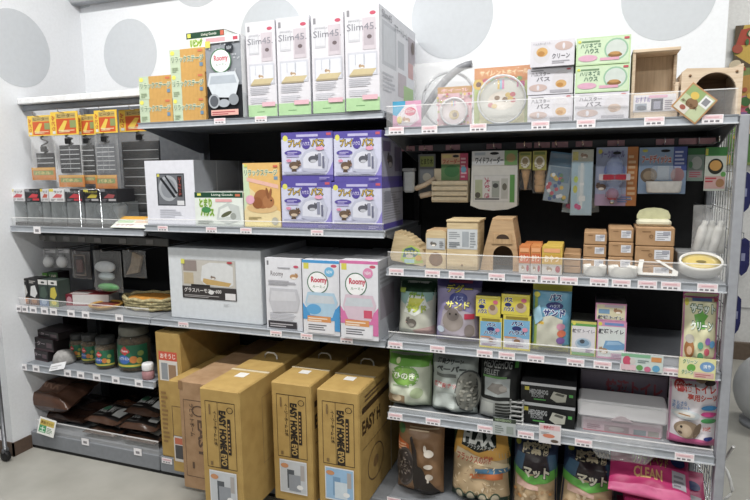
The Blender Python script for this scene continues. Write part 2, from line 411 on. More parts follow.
# middle bay
UM = thing('shelving_bay', 'middle shelving bay with black back panel above the tall brown cartons', 'shelving', (0, 0, 0))
MB().box(MX0, -.001, .398, .408, .06, 1.27, BLACKP).build('back_panel', UM)
MB().cbox(-.024, -.002, .37, .396, .075, 1.24, BLACKP, .002).build('upright', UM)
shelf(UM, MX0, -.001, 1.266, (-0.5624, -0.4095), tm=TAGS, lip=.02, tags_dz=.004)
shelf(UM, MX0, -.001, .913, (-0.8158, -0.6155, -0.4811, -0.2237), tm=TAGS, tags_dz=.002, guard=.022)
shelf(UM, MX0, -.001, .575, (-0.7522, -0.3825, -0.2705, -0.1303), tm=TAGS, tags_dz=.003)
mb = MB().cbox(MX0+.001, -.001, 0, .395, .012, .072, M('#83878d', .5, var=.03), .003); mb.box(MX0, -.001, .004, .39, 0, .012, BLACKP)
bs = mb.build('base_panel', UM); link('price_tag', TAGP, bs).location = (-.865, -.001, .048)

# right bay
UR = thing('shelving_bay', 'wide right shelving bay with five levels and wire mesh end', 'shelving', (0, 0, 0))
MB().box(.001, RX1, .398, .408, .06, 1.23, BLACKP).build('back_panel', UR)
shelf(UR, RX0, RX1, 1.215, (0.0382, 0.1369, 0.2750, 0.4403, 0.5544, 0.7145, 0.8421), guard=.062, tags_dz=.002)
shelf(UR, RX0, RX1, .801, (0.0352, 0.1463, 0.2177, 0.3322, 0.4214, 0.4746, 0.5253, 0.6013, 0.6554, 0.7177, 0.7725, 0.8550), guard=.05)
shelf(UR, RX0, RX1, .575, (0.0304, 0.1620, 0.3014, 0.3641, 0.4443, 0.5493, 0.6184, 0.6843, 0.7850), guard=.03)
shelf(UR, RX0, RX1, .347, (0.0288, 0.1486, 0.3059, 0.4220, 0.5777, 0.8272), guard=.018)
mb = MB().cbox(RX0+.001, RX1, 0, .395, .012, .088, M('#83878d', .5, var=.03), .003); mb.box(RX0, RX1, .004, .39, 0, .012, BLACKP)
bs = mb.build('base_panel', UR)
for t in (.02, .2, .5): link('price_tag', TAGP, bs).location = (t, -.001, .064)
# hook bar with pink tags
rail = MB().cbox(.012, .885, .205, .213, 1.172, 1.196, M('#3f4146', .5, var=.05), .002).build('hook_bar', UR)
for t in (0.0083, 0.0688, 0.1572, 0.2860, 0.3764, 0.4291, 0.4808, 0.5481, 0.6350, 0.7624, 0.8200, 0.8640): MB().box(t-.023, t+.023, .202, .205, 1.176, 1.192, M('#b5858d', .4, var=.05)).build('tag_holder', rail)
# end frame with wire mesh
MB().cbox(RX1, RX1+.022, -.004, .03, 0, 1.236, M('#9a9da4', .45, var=.03), .002).build('upright', UR)
MB().cbox(RX1, RX1+.022, .37, .4, 0, 1.236, M('#9a9da4', .45, var=.03), .002).build('upright', UR)
mb = MB()
for i in range(10): y = .055+i*.033; mb.tube([(RX1+.011, y, .02), (RX1+.011, y, 1.22)], .0016, CHROME, 5)
for i in range(24): z = .05+i*.05; mb.tube([(RX1+.0145, .03, z), (RX1+.0145, .37, z)], .0016, CHROME, 5)
mb.build('wire_mesh', UR)

# ================================================================ MIDDLE BAY, TOP SHELF
def art_relax():
    a = Art(1.4); a.rect(0, 0, 1, 1, '#d0a050'); a.rect(0, 0, .3, 1, '#bfd0b2')
    for i in range(6): a.rect(.3+.115*i, .03, .305+.115*i, .97, '#c39446')
    a.ell(.08, .86, .06, .09, '#e8e04a'); a.text('リラックステージ', .04, .46, .95, .72, '#2f6a4c', .02, out='#e6eed2', ow=.06)
    a.rect(.8, .84, .93, .93, '#d8784f'); a.rect(.84, .25, .93, .4, '#6f93b0'); a.lines(.05, .08, .24, .3, 3, '#9fb08c'); return a
g = 'orange and green relax boxes stacked on the top shelf'
relax = None
for lab, P in (('orange and green box at bottom left of the five-box stack on the top shelf', (-0.8443, 0.1394, 1.2880, 0.0796)),
        ('orange and green box at bottom right of the five-box stack, beside black pet box', (-0.7059, 0.1325, 1.2880, 0.0763)),
        ('orange and green box on top of the left column of the five-box stack', (-0.8407, 0.1390, 1.3670, 0.0763)),
        ('orange and green box in the middle of the three-high column on top shelf', (-0.7051, 0.1354, 1.3645, 0.0785)),
        ('topmost orange and green box of the three-high column, under flat green box', (-0.7036, 0.1418, 1.4432, 0.0788))):
    carton('boxed_stage', lab, 'box', P, .03, .3, '#d9a24a', art_relax(), rz=random.uniform(-1, 1), group=g)

def art_green():
    a = Art(1.45); a.rect(0, 0, 1, 1, '#dfe6df'); a.rect(0, .84, 1, 1, '#1f4a35'); a.text('Living Goods', .36, .88, .8, .96, '#e8efe4')
    a.rect(.06, .9, .14, .97, '#d8d84a'); a.rect(.85, .88, .95, .95, '#c96a4a')
    a.text('とまり', .1, .56, .36, .8, '#6f9a2c', .03, out='#a9cf4a', ow=.07); a.text('ハウス', .12, .3, .4, .52, '#5f8f2c', .03, out='#a9cf4a', ow=.07)
    a.ell(.24, .48, .1, .09, '#3f8a4a'); a.rect(.44, .72, .78, .8, '#e6a8ac')
    a.poly([(.45, .2), (.5, .55), (.7, .7), (.92, .6), (.95, .2), (.7, .06)], '#c2c9c6'); a.poly([(.5, .25), (.54, .5), (.7, .6), (.8, .3)], '#dfe4e0')
    a.ell(.66, .36, .12, .06, '#5b5f44', .4); a.ell(.8, .3, .06, .1, '#9aa09a'); a.lines(.06, .06, .4, .2, 3, '#9aa39a'); return a
carton('boxed_hideout', 'flat dark green topped box lying on the orange boxes behind black pet box', 'box', (-0.6797, 0.1579, 1.5372, 0.0525), .1, .24, '#dfe6df',
       Art(3).rect(0, 0, 1, 1, '#dfe6df').rect(0, .62, 1, 1, '#1f4a35').text('Living Goods', .4, .7, .8, .9, '#e8efe4').rect(.03, .7, .12, .95, '#d8d84a').text('リビング', .1, .1, .42, .55, '#5f8f2c', .03, out='#a9cf4a', ow=.1).rect(.9, .66, .99, .95, '#c9624a'),
       top=Art().rect(0, 0, 1, 1, '#1f4a35'), rz=-2)

def art_roomy_black():
    a = Art(.5); a.rect(0, 0, 1, 1, '#8f949c'); a.rect(0, .0, 1, .4, '#23252a'); r = random.Random(3)
    for i in range(40): a.ell(r.uniform(.06, .95), r.uniform(.55, .93), .02, .01, '#b9bdc4')
    a.rect(0, .92, 1, 1, '#e2e2e6'); a.rect(.05, .935, .6, .985, '#e3a6ae'); a.rect(.82, .94, .95, .98, '#c84a5c')
    a.rect(.03, .87, .17, .95, '#d9d04a')
    a.ell(.45, .7, .28, .14, '#eceef0'); a.ring(.45, .7, .3, .15, .1, '#4a7a55'); a.text('Roomy', .26, .68, .66, .77, '#c8455a', .03); a.text('ルーミィ', .3, .64, .62, .67, '#5a8a5a')
    a.ell(.7, .85, .12, .06, '#2b3038'); a.text('NEW', .63, .83, .77, .87, '#c8ced6')
    a.poly([(.05, .42), (.12, .56), (.85, .56), (.95, .44), (.82, .24), (.2, .26)], '#cfd6de'); a.poly([(.1, .42), (.16, .52), (.82, .52), (.88, .42)], '#b0b9c4')
    a.ell(.22, .21, .16, .09, '#aab0b8'); a.ell(.22, .21, .12, .07, '#5c6068'); a.ell(.5, .18, .16, .05, '#a9afb8'); a.ell(.78, .22, .14, .07, '#8f959d')
    a.rect(.12, .03, .9, .1, '#e6b0a4'); a.lines(.15, .04, .85, .09, 2, '#b8505a'); return a
def art_roomy_side():
    a = Art(2); a.rect(0, 0, 1, 1, '#e4e5e8'); a.rect(0, 0, 1, .3, '#c9ccd0'); a.lines(.1, .4, .6, .8, 6, '#a4a7ad'); return a
carton('boxed_cage', 'black and grey starry pet cage box with round white emblem', 'box', (-0.5419, 0.1337, 1.2880, 0.2538), -.002, .3, '#d8dade', art_roomy_black(), art_roomy_side(), rz=-1)

def art_slim():
    a = Art(.34); a.rect(0, 0, 1, 1, '#d9d7de'); a.rect(0, 0, 1, .125, '#a9cf9a'); a.lines(.3, .045, .7, .06, 1, '#5f8a5a')
    a.rect(.06, .9, .14, .96, '#8a8a90'); a.ell(.82, .92, .09, .018, '#c8506a')
    a.rect(.1, .66, .44, .87, '#c2c3ca'); a.rect(.12, .68, .42, .85, '#d2d3d9'); a.rect(.52, .58, .9, .88, '#c9c0c8'); a.rect(.56, .62, .86, .8, '#b7adb6'); a.ell(.72, .7, .07, .02, '#6f6266')
    a.text('Slim45.', .06, .765, .92, .83, '#85858f', .0); a.text('スマートシリーズ', .1, .845, .5, .862, '#9a9aa2')
    a.rect(.08, .34, .94, .56, '#c6c8d2'); a.rect(.12, .36, .9, .54, '#d9dbe3'); a.poly([(.12, .345), (.8, .345), (.92, .4), (.25, .4)], '#c9b98e')
    a.poly([(.12, .33), (.8, .33), (.8, .347), (.12, .347)], '#a8997a'); a.critter(.5, .42, .05, '#b79a78'); a.rect(.55, .44, .57, .54, '#aab0bc'); a.rect(.3, .44, .31, .54, '#aab0bc')
    a.lines(.1, .24, .88, .32, 4, '#b0b1b9', seed=3); a.lines(.1, .15, .88, .21, 3, '#babbc3', seed=4); a.rect(.5, .105, .95, .15, '#e0b4c0'); return a
def art_slim_side():
    a = Art(1.3); a.rect(0, 0, 1, 1, '#d3d4da'); a.rect(.06, .45, .42, .88, '#b6b9c0'); a.rect(.1, .49, .38, .84, '#c3c6cc'); a.rect(.46, .5, .64, .78, '#aeb1b8'); a.rect(.76, .62, .98, .9, '#a49aa2')
    a.rect(.76, .45, .92, .62, '#c79a9a'); a.rect(.46, .2, .7, .45, '#b5a9b0'); a.rect(.62, .08, .92, .34, '#9cc07a'); a.lines(.06, .2, .4, .4, 5, '#b2b4bc'); a.text('Slim45', .06, .9, .3, .97, '#82838c', 0)
    a.text('スマートルーム', .36, .84, .74, .92, '#84858e'); a.ell(.9, .8, .05, .07, '#6b5a52'); return a
g = 'four white slim cage boxes standing on the top shelf'
for lab, P, yf, rz in (('white slim upright cage box next to the black starry pet box', (-0.4119, 0.1036, 1.2880, 0.2886), .012, .5),
        ('white slim upright cage box, second from the black starry pet box', (-0.2983, 0.1116, 1.2880, 0.2910), .012, .5),
        ('white slim upright cage box, third from the black starry pet box', (-0.1783, 0.1046, 1.2880, 0.2888), .004, .5),
        ('white slim upright cage box at the right end of the top shelf, side panel visible', (-0.0629, 0.1048, 1.2880, 0.2960), -.01, 1.5)):
    carton('boxed_slim_cage', lab, 'box', P, yf, .4, '#dedfe4', art_slim(), art_slim_side(), rz=rz, group=g)

# ================================================================ MIDDLE BAY, SECOND SHELF
def art_mixer():
    a = Art(.76); a.rect(.0, 0, 1, 1, '#dfe0ea'); a.rect(.235, .3, .8, .8, '#42454c'); a.rect(.26, .32, .78, .78, '#6d7077'); a.ell(.47, .57, .2, .2, '#a7abb2'); a.ell(.47, .57, .15, .15, '#8b8f97')
    a.poly([(.3, .72), (.34, .74), (.62, .44), (.57, .42)], '#23252a'); a.poly([(.4, .76), (.43, .77), (.66, .5), (.62, .48)], '#23252a'); a.rect(.66, .44, .75, .76, '#2f2626'); a.text('コードリール', .675, .46, .735, .74, '#b9524a', .02, rot=-90)
    a.rect(.64, .31, .78, .38, '#d9dadf'); a.rect(.25, .75, .3, .79, '#d7d04a'); a.lines(.27, .12, .74, .26, 4, '#c3c5d0'); return a
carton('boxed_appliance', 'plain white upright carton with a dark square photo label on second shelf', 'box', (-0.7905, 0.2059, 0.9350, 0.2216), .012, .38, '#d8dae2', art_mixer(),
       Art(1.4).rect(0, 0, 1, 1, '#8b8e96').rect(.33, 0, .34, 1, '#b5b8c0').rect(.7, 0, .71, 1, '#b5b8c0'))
carton('boxed_hideout', 'white box with dark green top band and green lettering on second shelf', 'box', (-0.5938, 0.1884, 0.9350, 0.1130), .01, .22, '#cfd6d0', art_green(), rz=.5)
def art_rabbit():
    a = Art(.62); a.rect(0, 0, 1, 1, '#e2b565'); a.poly([(0, .7), (0, 0), (1, 0), (1, .25), (.55, .35), (.3, .55)], '#e3cf9a'); a.poly([(0, .25), (0, .98), (.12, .98), (.18, .5)], '#c6d8b4'); a.rect(0, 0, 1, .08, '#ecd98a')
    a.text('リラックステージ', .04, .8, .94, .9, '#2f6a4c', .02, out='#e9efd2', ow=.06); a.poly([(.1, .72), (.96, .6), (.96, .66), (.1, .78)], '#e6b4a4'); a.rect(.85, .74, .95, .79, '#6f93b0')
    a.ell(.5, .3, .42, .08, '#d8b37a'); a.ell(.52, .44, .24, .15, '#a2673a'); a.ell(.68, .4, .16, .1, '#ad7344'); a.ell(.66, .53, .04, .09, '#8e5730', .2); a.ell(.74, .53, .035, .08, '#9a6138', -.2); a.ell(.76, .42, .02, .014, '#1c120c'); a.ell(.38, .38, .14, .09, '#94592f')
    a.ell(.18, .43, .12, .07, '#e3a6bc'); a.lines(.12, .12, .5, .17, 2, '#9c8a58'); a.ell(.85, .1, .09, .06, '#b3b0a0'); a.rect(.05, .94, .12, .98, '#d8d84a'); a.rect(.84, .93, .96, .96, '#d2604a'); return a
carton('boxed_stage', 'tall orange box with a brown rabbit picture on second shelf', 'box', (-0.4278, 0.1354, 0.9350, 0.2075), .012, .2, '#d9ad5c', art_rabbit(), rz=-.5)
def art_purple():
    a = Art(1.1); a.rect(0, 0, 1, 1, '#5b51a6'); a.rect(.0, .12, 1, .86, '#bfc0dc'); a.rect(.02, .14, .98, .84, '#c9cbe2'); a.ell(.08, .88, .05, .06, '#d8d44a'); a.rect(.3, .9, .72, .95, '#b9b4de'); a.rect(.88, .92, .97, .97, '#c4566a')
    a.poly([(.86, .12), (1, .12), (1, .4), (.92, .2)], '#8d84cc')
    a.text('プレイ', .14, .7, .4, .85, '#c9a832', .03, out='#3d3550', ow=.07); a.text('バス', .6, .7, .84, .85, '#c9a832', .03, out='#3d3550', ow=.07)
    a.ell(.49, .77, .09, .12, '#55499c'); a.text('ハウス', .42, .72, .56, .8, '#dcd9f2', .02)
    a.ell(.23, .58, .17, .055, '#5a4f9e'); a.lines(.12, .55, .33, .61, 2, '#b7b0dc'); a.rect(.1, .49, .34, .53, '#a9a3d4')
    a.poly([(.4, .22), (.38, .46), (.46, .6), (.62, .66), (.84, .62), (.92, .44), (.88, .2), (.66, .14)], '#b9bcd0'); a.poly([(.43, .26), (.43, .46), (.5, .56), (.62, .6), (.78, .58), (.86, .42), (.8, .24)], '#d3d5e2')
    a.critter(.62, .44, .2, '#5a5b66', '#b8bac4', flip=-1); a.rect(.72, .3, .78, .56, '#8d90a6'); a.rect(.8, .26, .84, .5, '#6e7088')
    a.critter(.25, .32, .22, '#6b5646', '#c7b39c', flip=-1); a.ell(.25, .2, .05, .05, '#57463a'); a.ell(.15, .42, .05, .03, '#d98aa8'); a.ell(.76, .66, .08, .04, '#e0a0bc'); a.rect(.05, .15, .86, .19, '#a6a8bf'); a.lines(.74, .03, .95, .09, 2, '#a49cd4'); return a
def art_purple_side():
    a = Art(1.6); a.rect(0, 0, 1, 1, '#5b51a6'); a.rect(0, .12, 1, .86, '#b9bbcb'); a.lines(.06, .2, .94, .8, 11, '#9296a6', fill=.45); a.rect(.1, .56, .4, .8, '#8a8d9c'); return a
def art_purple_side2():
    a = Art(1.6); a.rect(0, 0, 1, 1, '#5d549c'); a.rect(0, .1, 1, .86, '#9a9bb2'); a.critter(.4, .4, .36, '#4d4a52', '#a9a6ac'); a.rect(.06, .6, .4, .8, '#70658e'); a.rect(.6, .2, .9, .7, '#6f6a86'); return a
g = 'four purple bath house boxes stacked two by two'
for lab, P, yf, sd in (('purple and white mouse bath box, lower left of the stack of four', (-0.2680, 0.1750, 0.9350, 0.1492), .012, None),
        ('purple and white mouse bath box, lower right of the stack of four, grey text side', (-0.0950, 0.1648, 0.9350, 0.1454), .008, art_purple_side()),
        ('purple and white mouse bath box, upper left of the stack of four', (-0.2610, 0.1774, 1.0842, 0.1506), .012, None),
        ('purple and white mouse bath box, upper right of the stack of four, dark picture side', (-0.0900, 0.1542, 1.0804, 0.1514), .008, art_purple_side2())):
    carton('boxed_bath_house', lab, 'box', P, yf, .2, '#5b51a6', art_purple(), sd, rz=random.uniform(-.4, .6), group=g)

# ================================================================ MIDDLE BAY, THIRD SHELF
def art_bigwhite():
    a = Art(1.3); a.rect(.15, .3, .74, .845, '#b4b2b0'); a.rect(.16, .48, .73, .835, '#c0bcb4'); a.rect(.17, .68, .32, .83, '#92857f'); a.rect(.17, .5, .28, .66, '#b9a98a'); a.poly([(.36, .56), (.38, .76), (.46, .81), (.64, .81), (.71, .76), (.71, .52), (.66, .48), (.4, .5)], '#d3d5d6'); a.poly([(.38, .54), (.39, .59), (.69, .54), (.66, .49), (.42, .505)], '#c2a05e')
    a.critter(.5, .6, .06, '#8a7a6e'); a.rect(.15, .3, .74, .47, '#3a3636'); a.rect(.25, .47, .46, .5, '#2d2a2a'); a.text('グラスハーモニー600', .17, .385, .58, .45, '#d9d6d4', .02); a.rect(.62, .31, .73, .4, '#dcdadc'); a.ell(.47, .4, .03, .03, '#d9d9d9'); a.lines(.17, .32, .58, .36, 2, '#a3a0a0')
    a.rect(.15, .78, .19, .845, '#d8d44a'); a.ell(.68, .82, .03, .015, '#b8404a'); a.lines(.6, .23, .67, .26, 2, '#b9bcc0'); return a
carton('boxed_glass_cage', 'large plain white carton with glass cage photo label on third shelf', 'box', (-0.6468, 0.3804, 0.5970, 0.2556), .036, .34, '#d3d8dd', art_bigwhite(), top=Art().rect(.0, 0, 1, 1, '#9aa0a6').rect(.0, .48, 1, .52, '#a8aeb4'))
def art_room(kind):
    a = Art(.52); a.rect(0, 0, 1, 1, '#dcdde4')
    if kind == 'ham':
        a.rect(.05, .9, .1, .96, '#77777e'); a.text('Roomy', .15, .73, .5, .82, '#55454a', .0); a.critter(.78, .75, .1, '#b98f62', flip=-1); a.ell(.86, .89, .07, .018, '#c8506a'); a.lines(.08, .62, .9, .7, 4, '#a4a4ac'); a.rect(.35, .86, .7, .875, '#a5a5ad')
        a.poly([(.08, .4), (.12, .58), (.88, .58), (.94, .42), (.86, .26), (.18, .24)], '#c0c1c9'); a.poly([(.12, .4), (.17, .54), (.82, .54), (.86, .42)], '#cdced5'); a.lines(.1, .14, .85, .24, 5, '#abacb4', seed=5); a.rect(.05, .02, .85, .12, '#3d3a40'); a.lines(.1, .04, .78, .1, 2, '#b8b5ba'); return a
    c1, c2, c3 = ('#3f97d4', '#67b4de', '#a8c8de') if kind == 'blue' else ('#d66fa8', '#dc86b2', '#d3bccb')
    a.rect(0, .96, 1, 1, c1); a.rect(.04, .88, .18, .96, '#d4cc3e'); a.ell(.86, .93, .08, .02, '#c8506a'); a.ell(.42, .7, .27, .14, '#f0f0f2'); a.ring(.42, .7, .29, .15, .09, '#3f6f55'); a.text('Roomy', .24, .68, .68, .78, '#c8405a', .04); a.text('ルーミィ', .28, .63, .62, .665, '#5a8a5a')
    a.ell(.74, .85, .13, .065, c2); a.text('NEW', .66, .83, .82, .87, '#eef2f6')
    a.poly([(0, .2), (0, .42), (.08, .36), (.9, .36), (1, .42), (1, .06), (.86, .06), (.86, .2)], c1); a.poly([(.06, .42), (.14, .57), (.86, .57), (.95, .45), (.8, .24), (.2, .26)], c3); a.poly([(.1, .42), (.17, .53), (.82, .53), (.88, .43)], '#c3cad2')
    if kind == 'blue': a.ell(.3, .34, .2, .07, '#55a3d8')
    else: a.rect(.62, .28, .84, .38, '#d0506e')
    a.rect(.12, .17, .76, .25, '#d8904e'); a.lines(.14, .18, .7, .24, 2, '#ecdcc8'); a.rect(.1, .02, .85, .17, '#dddde3'); a.lines(.14, .06, .8, .15, 3, '#6c6c74', seed=4); return a
sd = Art(2).rect(0, 0, 1, 1, '#c3c5cd').lines(.05, .3, .5, .8, 7, '#a3a5ad')
carton('boxed_cage', 'white hamster cage box with dark bottom strip on third shelf', 'box', (-0.3589, 0.1325, 0.5970, 0.2381), .012, .3, '#d3d4da', art_room('ham'), sd)
carton('boxed_cage', 'white and blue cage box between hamster box and pink box', 'box', (-0.2167, 0.1280, 0.5970, 0.2398), -.004, .3, '#d3d4da', art_room('blue'), sd)
carton('boxed_cage', 'white and pink cage box at the right end of the third shelf', 'box', (-0.0811, 0.1244, 0.5970, 0.2460), -.018, .3, '#d3d4da', art_room('pink'), Art(2).rect(0, 0, 1, 1, '#b4b6be').rect(.05, .25, .5, .65, '#9c94a0').lines(.05, .7, .9, .92, 4, '#96989f'))

# ================================================================ BIG BROWN CARTONS ON THE MIDDLE BASE
def art_evo(pic):
    a = Art(.36); k = '#22180e'
    for r_ in ((.13, .38, .88, .385), (.13, .9, .88, .905), (.13, .38, .14, .905), (.87, .38, .88, .905), (.44, .38, .45, .905)): a.rect(*r_, k)
    a.text('EASY HOME', .47, .535, .65, .84, k, .055, rot=-90); a.rect(.47, .385, .66, .515, k); a.poly([(.47, .515), (.565, .54), (.66, .515)], k); a.text('EVO', .49, .405, .64, .5, '#b3924a', .04, rot=-90)
    a.text('イージーホーム エボ', .33, .56, .42, .83, k, .02, rot=-90); a.rect(.68, .5, .76, .78, k); a.lines(.7, .52, .74, .76, 8, '#b8904e'); a.ring(.76, .85, .08, .025, .2, k); a.rect(.23, .8, .27, .88, '#7d6238'); a.rect(.22, .4, .28, .43, '#7d6238')
    c = {'grey': ('#bfc3c8', '#8f949c'), 'blue': ('#8fb6d8', '#c7d4de')}[pic]
    a.rect(.17, .08, .86, .36, '#d9dadc'); a.rect(.19, .09, .84, .35, c[0]); a.rect(.36, .12, .54, .28, '#50555c' if pic == 'grey' else '#6f97bc'); a.rect(.4, .1, .7, .24, c[1]); a.ell(.68, .14, .08, .02, '#e3e3e3'); a.rect(.7, .2, .8, .33, '#a9a3a0'); a.ell(.3, .31, .1, .02, '#c98a5a'); return a
def art_evo_side(big):
    a = Art(1.25); k = '#4a371f'
    if big:
        a.text('EASY H', .05, .62, .4, .74, k, .04); a.rect(.05, .5, .62, .505, k); a.rect(.05, .8, .6, .85, k); a.ring(.3, .28, .16, .15, .07, '#6b5230'); a.ell(.3, .28, .05, .05, '#8a6a3c'); a.rect(.62, 0, .64, 1, '#c8b894'); a.lines(.1, .88, .5, .95, 2, '#6b5230')
    else:
        for r_ in ((.22, .3, .62, .304), (.22, .84, .62, .844), (.22, .3, .224, .844), (.616, .3, .62, .844)): a.rect(*r_, '#8a6c3c')
        a.text('組立式ケージ', .4, .42, .45, .74, '#7d6238', 0, rot=-90)
    return a
def evo_top():
    a = Art(.3); a.rect(0, .3, 1, .325, '#d5c5a2'); a.rect(.35, .2, .6, .27, '#e2dfda'); a.rect(0, .325, 1, .33, '#8a6a3c'); return a
def handle(r, h, d):
    MB().tube([(-.024, d, h-.002), (-.022, d, h+.012), (-.012, d+.0, h+.02), (.012, d, h+.02), (.022, d, h+.012), (.024, d, h-.002)], .003, M('#c9c6be', .4), 8).build('carry_handle', r)
def big(lab, P, yf, d, pic, sd, rz=0, col=CARD):
    r = carton('cage_carton', lab, 'box', P, yf, d, col, art_evo(pic) if pic else None, art_evo_side(sd), evo_top(), rz=rz, b=.004, group='tall brown cage cartons'); handle(r, P[3], d*.55); return r
big('tall brown carton jutting furthest forward, black lettering and grey photo label', (-.444, .139, .072, .402), -.245, .56, 'grey', False, .5)
big('tall brown carton in the middle of the lettered three, grey photo label', (-.278, .138, .072, .393), -.11, .46, 'grey', True, .3)
big('tall brown carton with a blue photo label, beside the right bay', (-.124, .140, .072, .385), -.1, .46, 'blue', True)
k = '#5d4634'
a = Art(.36)
for r_ in ((.12, .12, .9, .125), (.12, .83, .9, .835), (.12, .12, .13, .835)): a.rect(*r_, k)
a.text('ラビットホーム', .28, .5, .42, .8, k, .02, rot=-90); a.text('EASY', .5, .3, .72, .66, k, .03, rot=-90); a.ring(.55, .74, .2, .05, .2, k); a.rect(.3, .2, .36, .26, k); a.rect(0, .92, .12, 1, '#8f6c46')
r = carton('cage_carton', 'greyish brown carton left of the forward jutting carton, printed black marks', 'box', (-.602, .135, .072, .372), -.15, .5, M('#a5835f', .75, var=.06, scale=25, dirt='#96744f'), a, evo_top(), group='tall brown cage cartons', b=.004)
a = Art(.3); a.rect(.1, .12, .9, .4, '#cfc9c4'); a.rect(.15, .15, .55, .3, '#4c4a4c'); a.rect(.15, .31, .8, .38, '#c46a4a')
a.rect(.1, .72, .9, .725, k).rect(.1, .4, .9, .405, k).rect(.1, .38, .12, .725, k)
r = carton('cage_carton', 'narrow golden brown carton squeezed between orange-labelled and greyish cartons', 'box', (-.727, .094, .072, .335), -.075, .44, CARD, a, group='tall brown cage cartons', b=.004)
a = Art(.3); a.rect(.12, .62, .86, .85, '#d8d2cc'); a.rect(.12, .78, .86, .85, '#cf5238'); a.text('おそうじ', .18, .795, .8, .835, '#f0e4d8', .02); a.rect(.2, .63, .46, .76, '#8f949a'); a.rect(.5, .63, .8, .75, '#9a7a5c'); a.lines(.12, .12, .4, .55, 12, '#8f6c38')
carton('cage_carton', 'tallest narrow golden carton with an orange photo label at the left end', 'box', (-.836, .108, .072, .476), .004, .38, CARD, a, group='tall brown cage cartons', b=.004)

# ================================================================ LEFT BAY: HANGING HEAT PADS
def heat_pack(lab, H, B, L, y, padcol, rows, cols, seed, big=False):
    (hx, hw, hz, hh), (px_, pw, pz, ph) = H, B
    zb = min(pz, L[2] if L else pz)-.006; r = thing('heat_pad_pack', lab, 'heat pad', (hx, y, zb), 0, 'heat pads hanging on hooks in the left bay')
    a = Art(1.3); a.rect(0, 0, 1, 1, '#ecc41c'); a.rect(.2, .05, .92, .7, '#d4581e'); a.rect(.2, .72, .92, .93, '#b9a05a'); a.text('ヒーター', .26, .74, .9, .9, '#5c4a2c', .02)
    a.text('みどり', .03, .2, .16, .85, '#c24a2a', .03, rot=-90); a.poly([(.25, .2), (.5, .62), (.62, .6), (.45, .14)], '#e8c63a'); a.rect(.7, .3, .93, .62, '#8f9a5c'); a.lines(.28, .12, .9, .24, 2, '#f0dfb0'); a.rect(.05, .06, .16, .18, '#d9dcd4')
    MB().cbox(-hw/2, hw/2, 0, .004, hz-zb, hz+hh-zb, M('#dba52c', .4), .001).build('header_card', r)
    link('front_print', a.mesh('front_print', hw, hh, lambda u, v, o: (-hw/2+u*hw, -o, hz-zb+v*hh)), r)
    d = px_-hx; mb = MB().cbox(d-pw/2, d+pw/2, .002, .006, pz-zb, pz+ph-zb, M(padcol, .35, var=.05), .0015)
    for i in range(1, rows): z = pz-zb+ph*i/rows; mb.box(d-pw*.46, d+pw*.46, .001, .002, z-.0012, z+.0012, M('#c3c6ca', .4))
    for i in range(1, cols): x = d-pw/2+pw*i/cols; mb.box(x-.001, x+.001, .001, .002, pz-zb+.006, pz+ph-zb-.006, M('#8b8d92', .4))
    mb.build('heat_mat', r)
    MB().tube([(d+math.sin(i*.9)*.018, .004-.003*math.cos(i*.9), pz+ph-zb+(hz-pz-ph)*i/14) for i in range(15)], .0028, M('#141416', .4), 6).cbox(d-.012, d+.012, -.008, .006, pz+ph-zb+.004, pz+ph-zb+.026, M('#141416', .4), .003).build('power_cord', r)
    if L:
        lx, lw, lz, lh = L; e = lx-hx; a = Art(2); a.rect(0, 0, 1, 1, '#c07a34'); a.rect(.08, .4, .92, .75, '#7d8f4a'); a.text('パネル', .14, .44, .8, .7, '#d9c27a', .02); a.rect(0, .8, 1, 1, '#cf9a3a')
        MB().cbox(e-lw/2, e+lw/2, -.002, .001, lz-zb, lz+lh-zb, M('#c07a34', .4), .001).build('bottom_label', r)
        link('label_print', a.mesh('label_print', lw, lh, lambda u, v, o: (e-lw/2+u*lw, -.002-o, lz-zb+v*lh)), r)
    fw = max(hw, pw)*1.06; film_bag(r, fw, hz-zb, .03, seed, 0, -.012).location.x = d*.5
    hook(UL, hx, hz+hh-.004, .1 if y < .09 else .395, y-.02)
    return r
heat_pack('small heat pad pack with yellow orange header at far left of hooks', (-1.4267, 0.1222, 1.2620, 0.0770), (-1.4151, 0.0936, 1.1395, 0.0573), (-1.4252, 0.1230, 1.0933, 0.0481), .06, '#2b2c30', 3, 1, 1)
heat_pack('medium heat pad pack with yellow header, second from the left wall', (-1.2893, 0.1337, 1.2608, 0.0860), (-1.2773, 0.1019, 1.1190, 0.1042), (-1.2739, 0.1273, 1.0662, 0.0451), .05, '#24262b', 6, 2, 2)
heat_pack('narrow black heat pad pack half hidden in the middle of the hooks', (-1.2024, 0.0809, 1.2591, 0.0747), (-1.2090, 0.0636, 1.1069, 0.1152), (-1.2014, 0.0588, 1.0768, 0.0337), .07, '#17181b', 6, 1, 3)
heat_pack('grey heat pad pack with orange header, fourth from the left wall', (-1.0955, 0.1049, 1.2620, 0.0818), (-1.1079, 0.0873, 1.1136, 0.1125), (-1.1113, 0.1021, 1.0584, 0.0515), .055, '#5b5e64', 7, 3, 4)
heat_pack('largest black heat pad pack with yellow header beside the white carton', (-1.0369, 0.1546, 1.2703, 0.0822), (-1.0238, 0.1795, 0.9683, 0.2662), None, .14, '#1c1e22', 8, 1, 5)

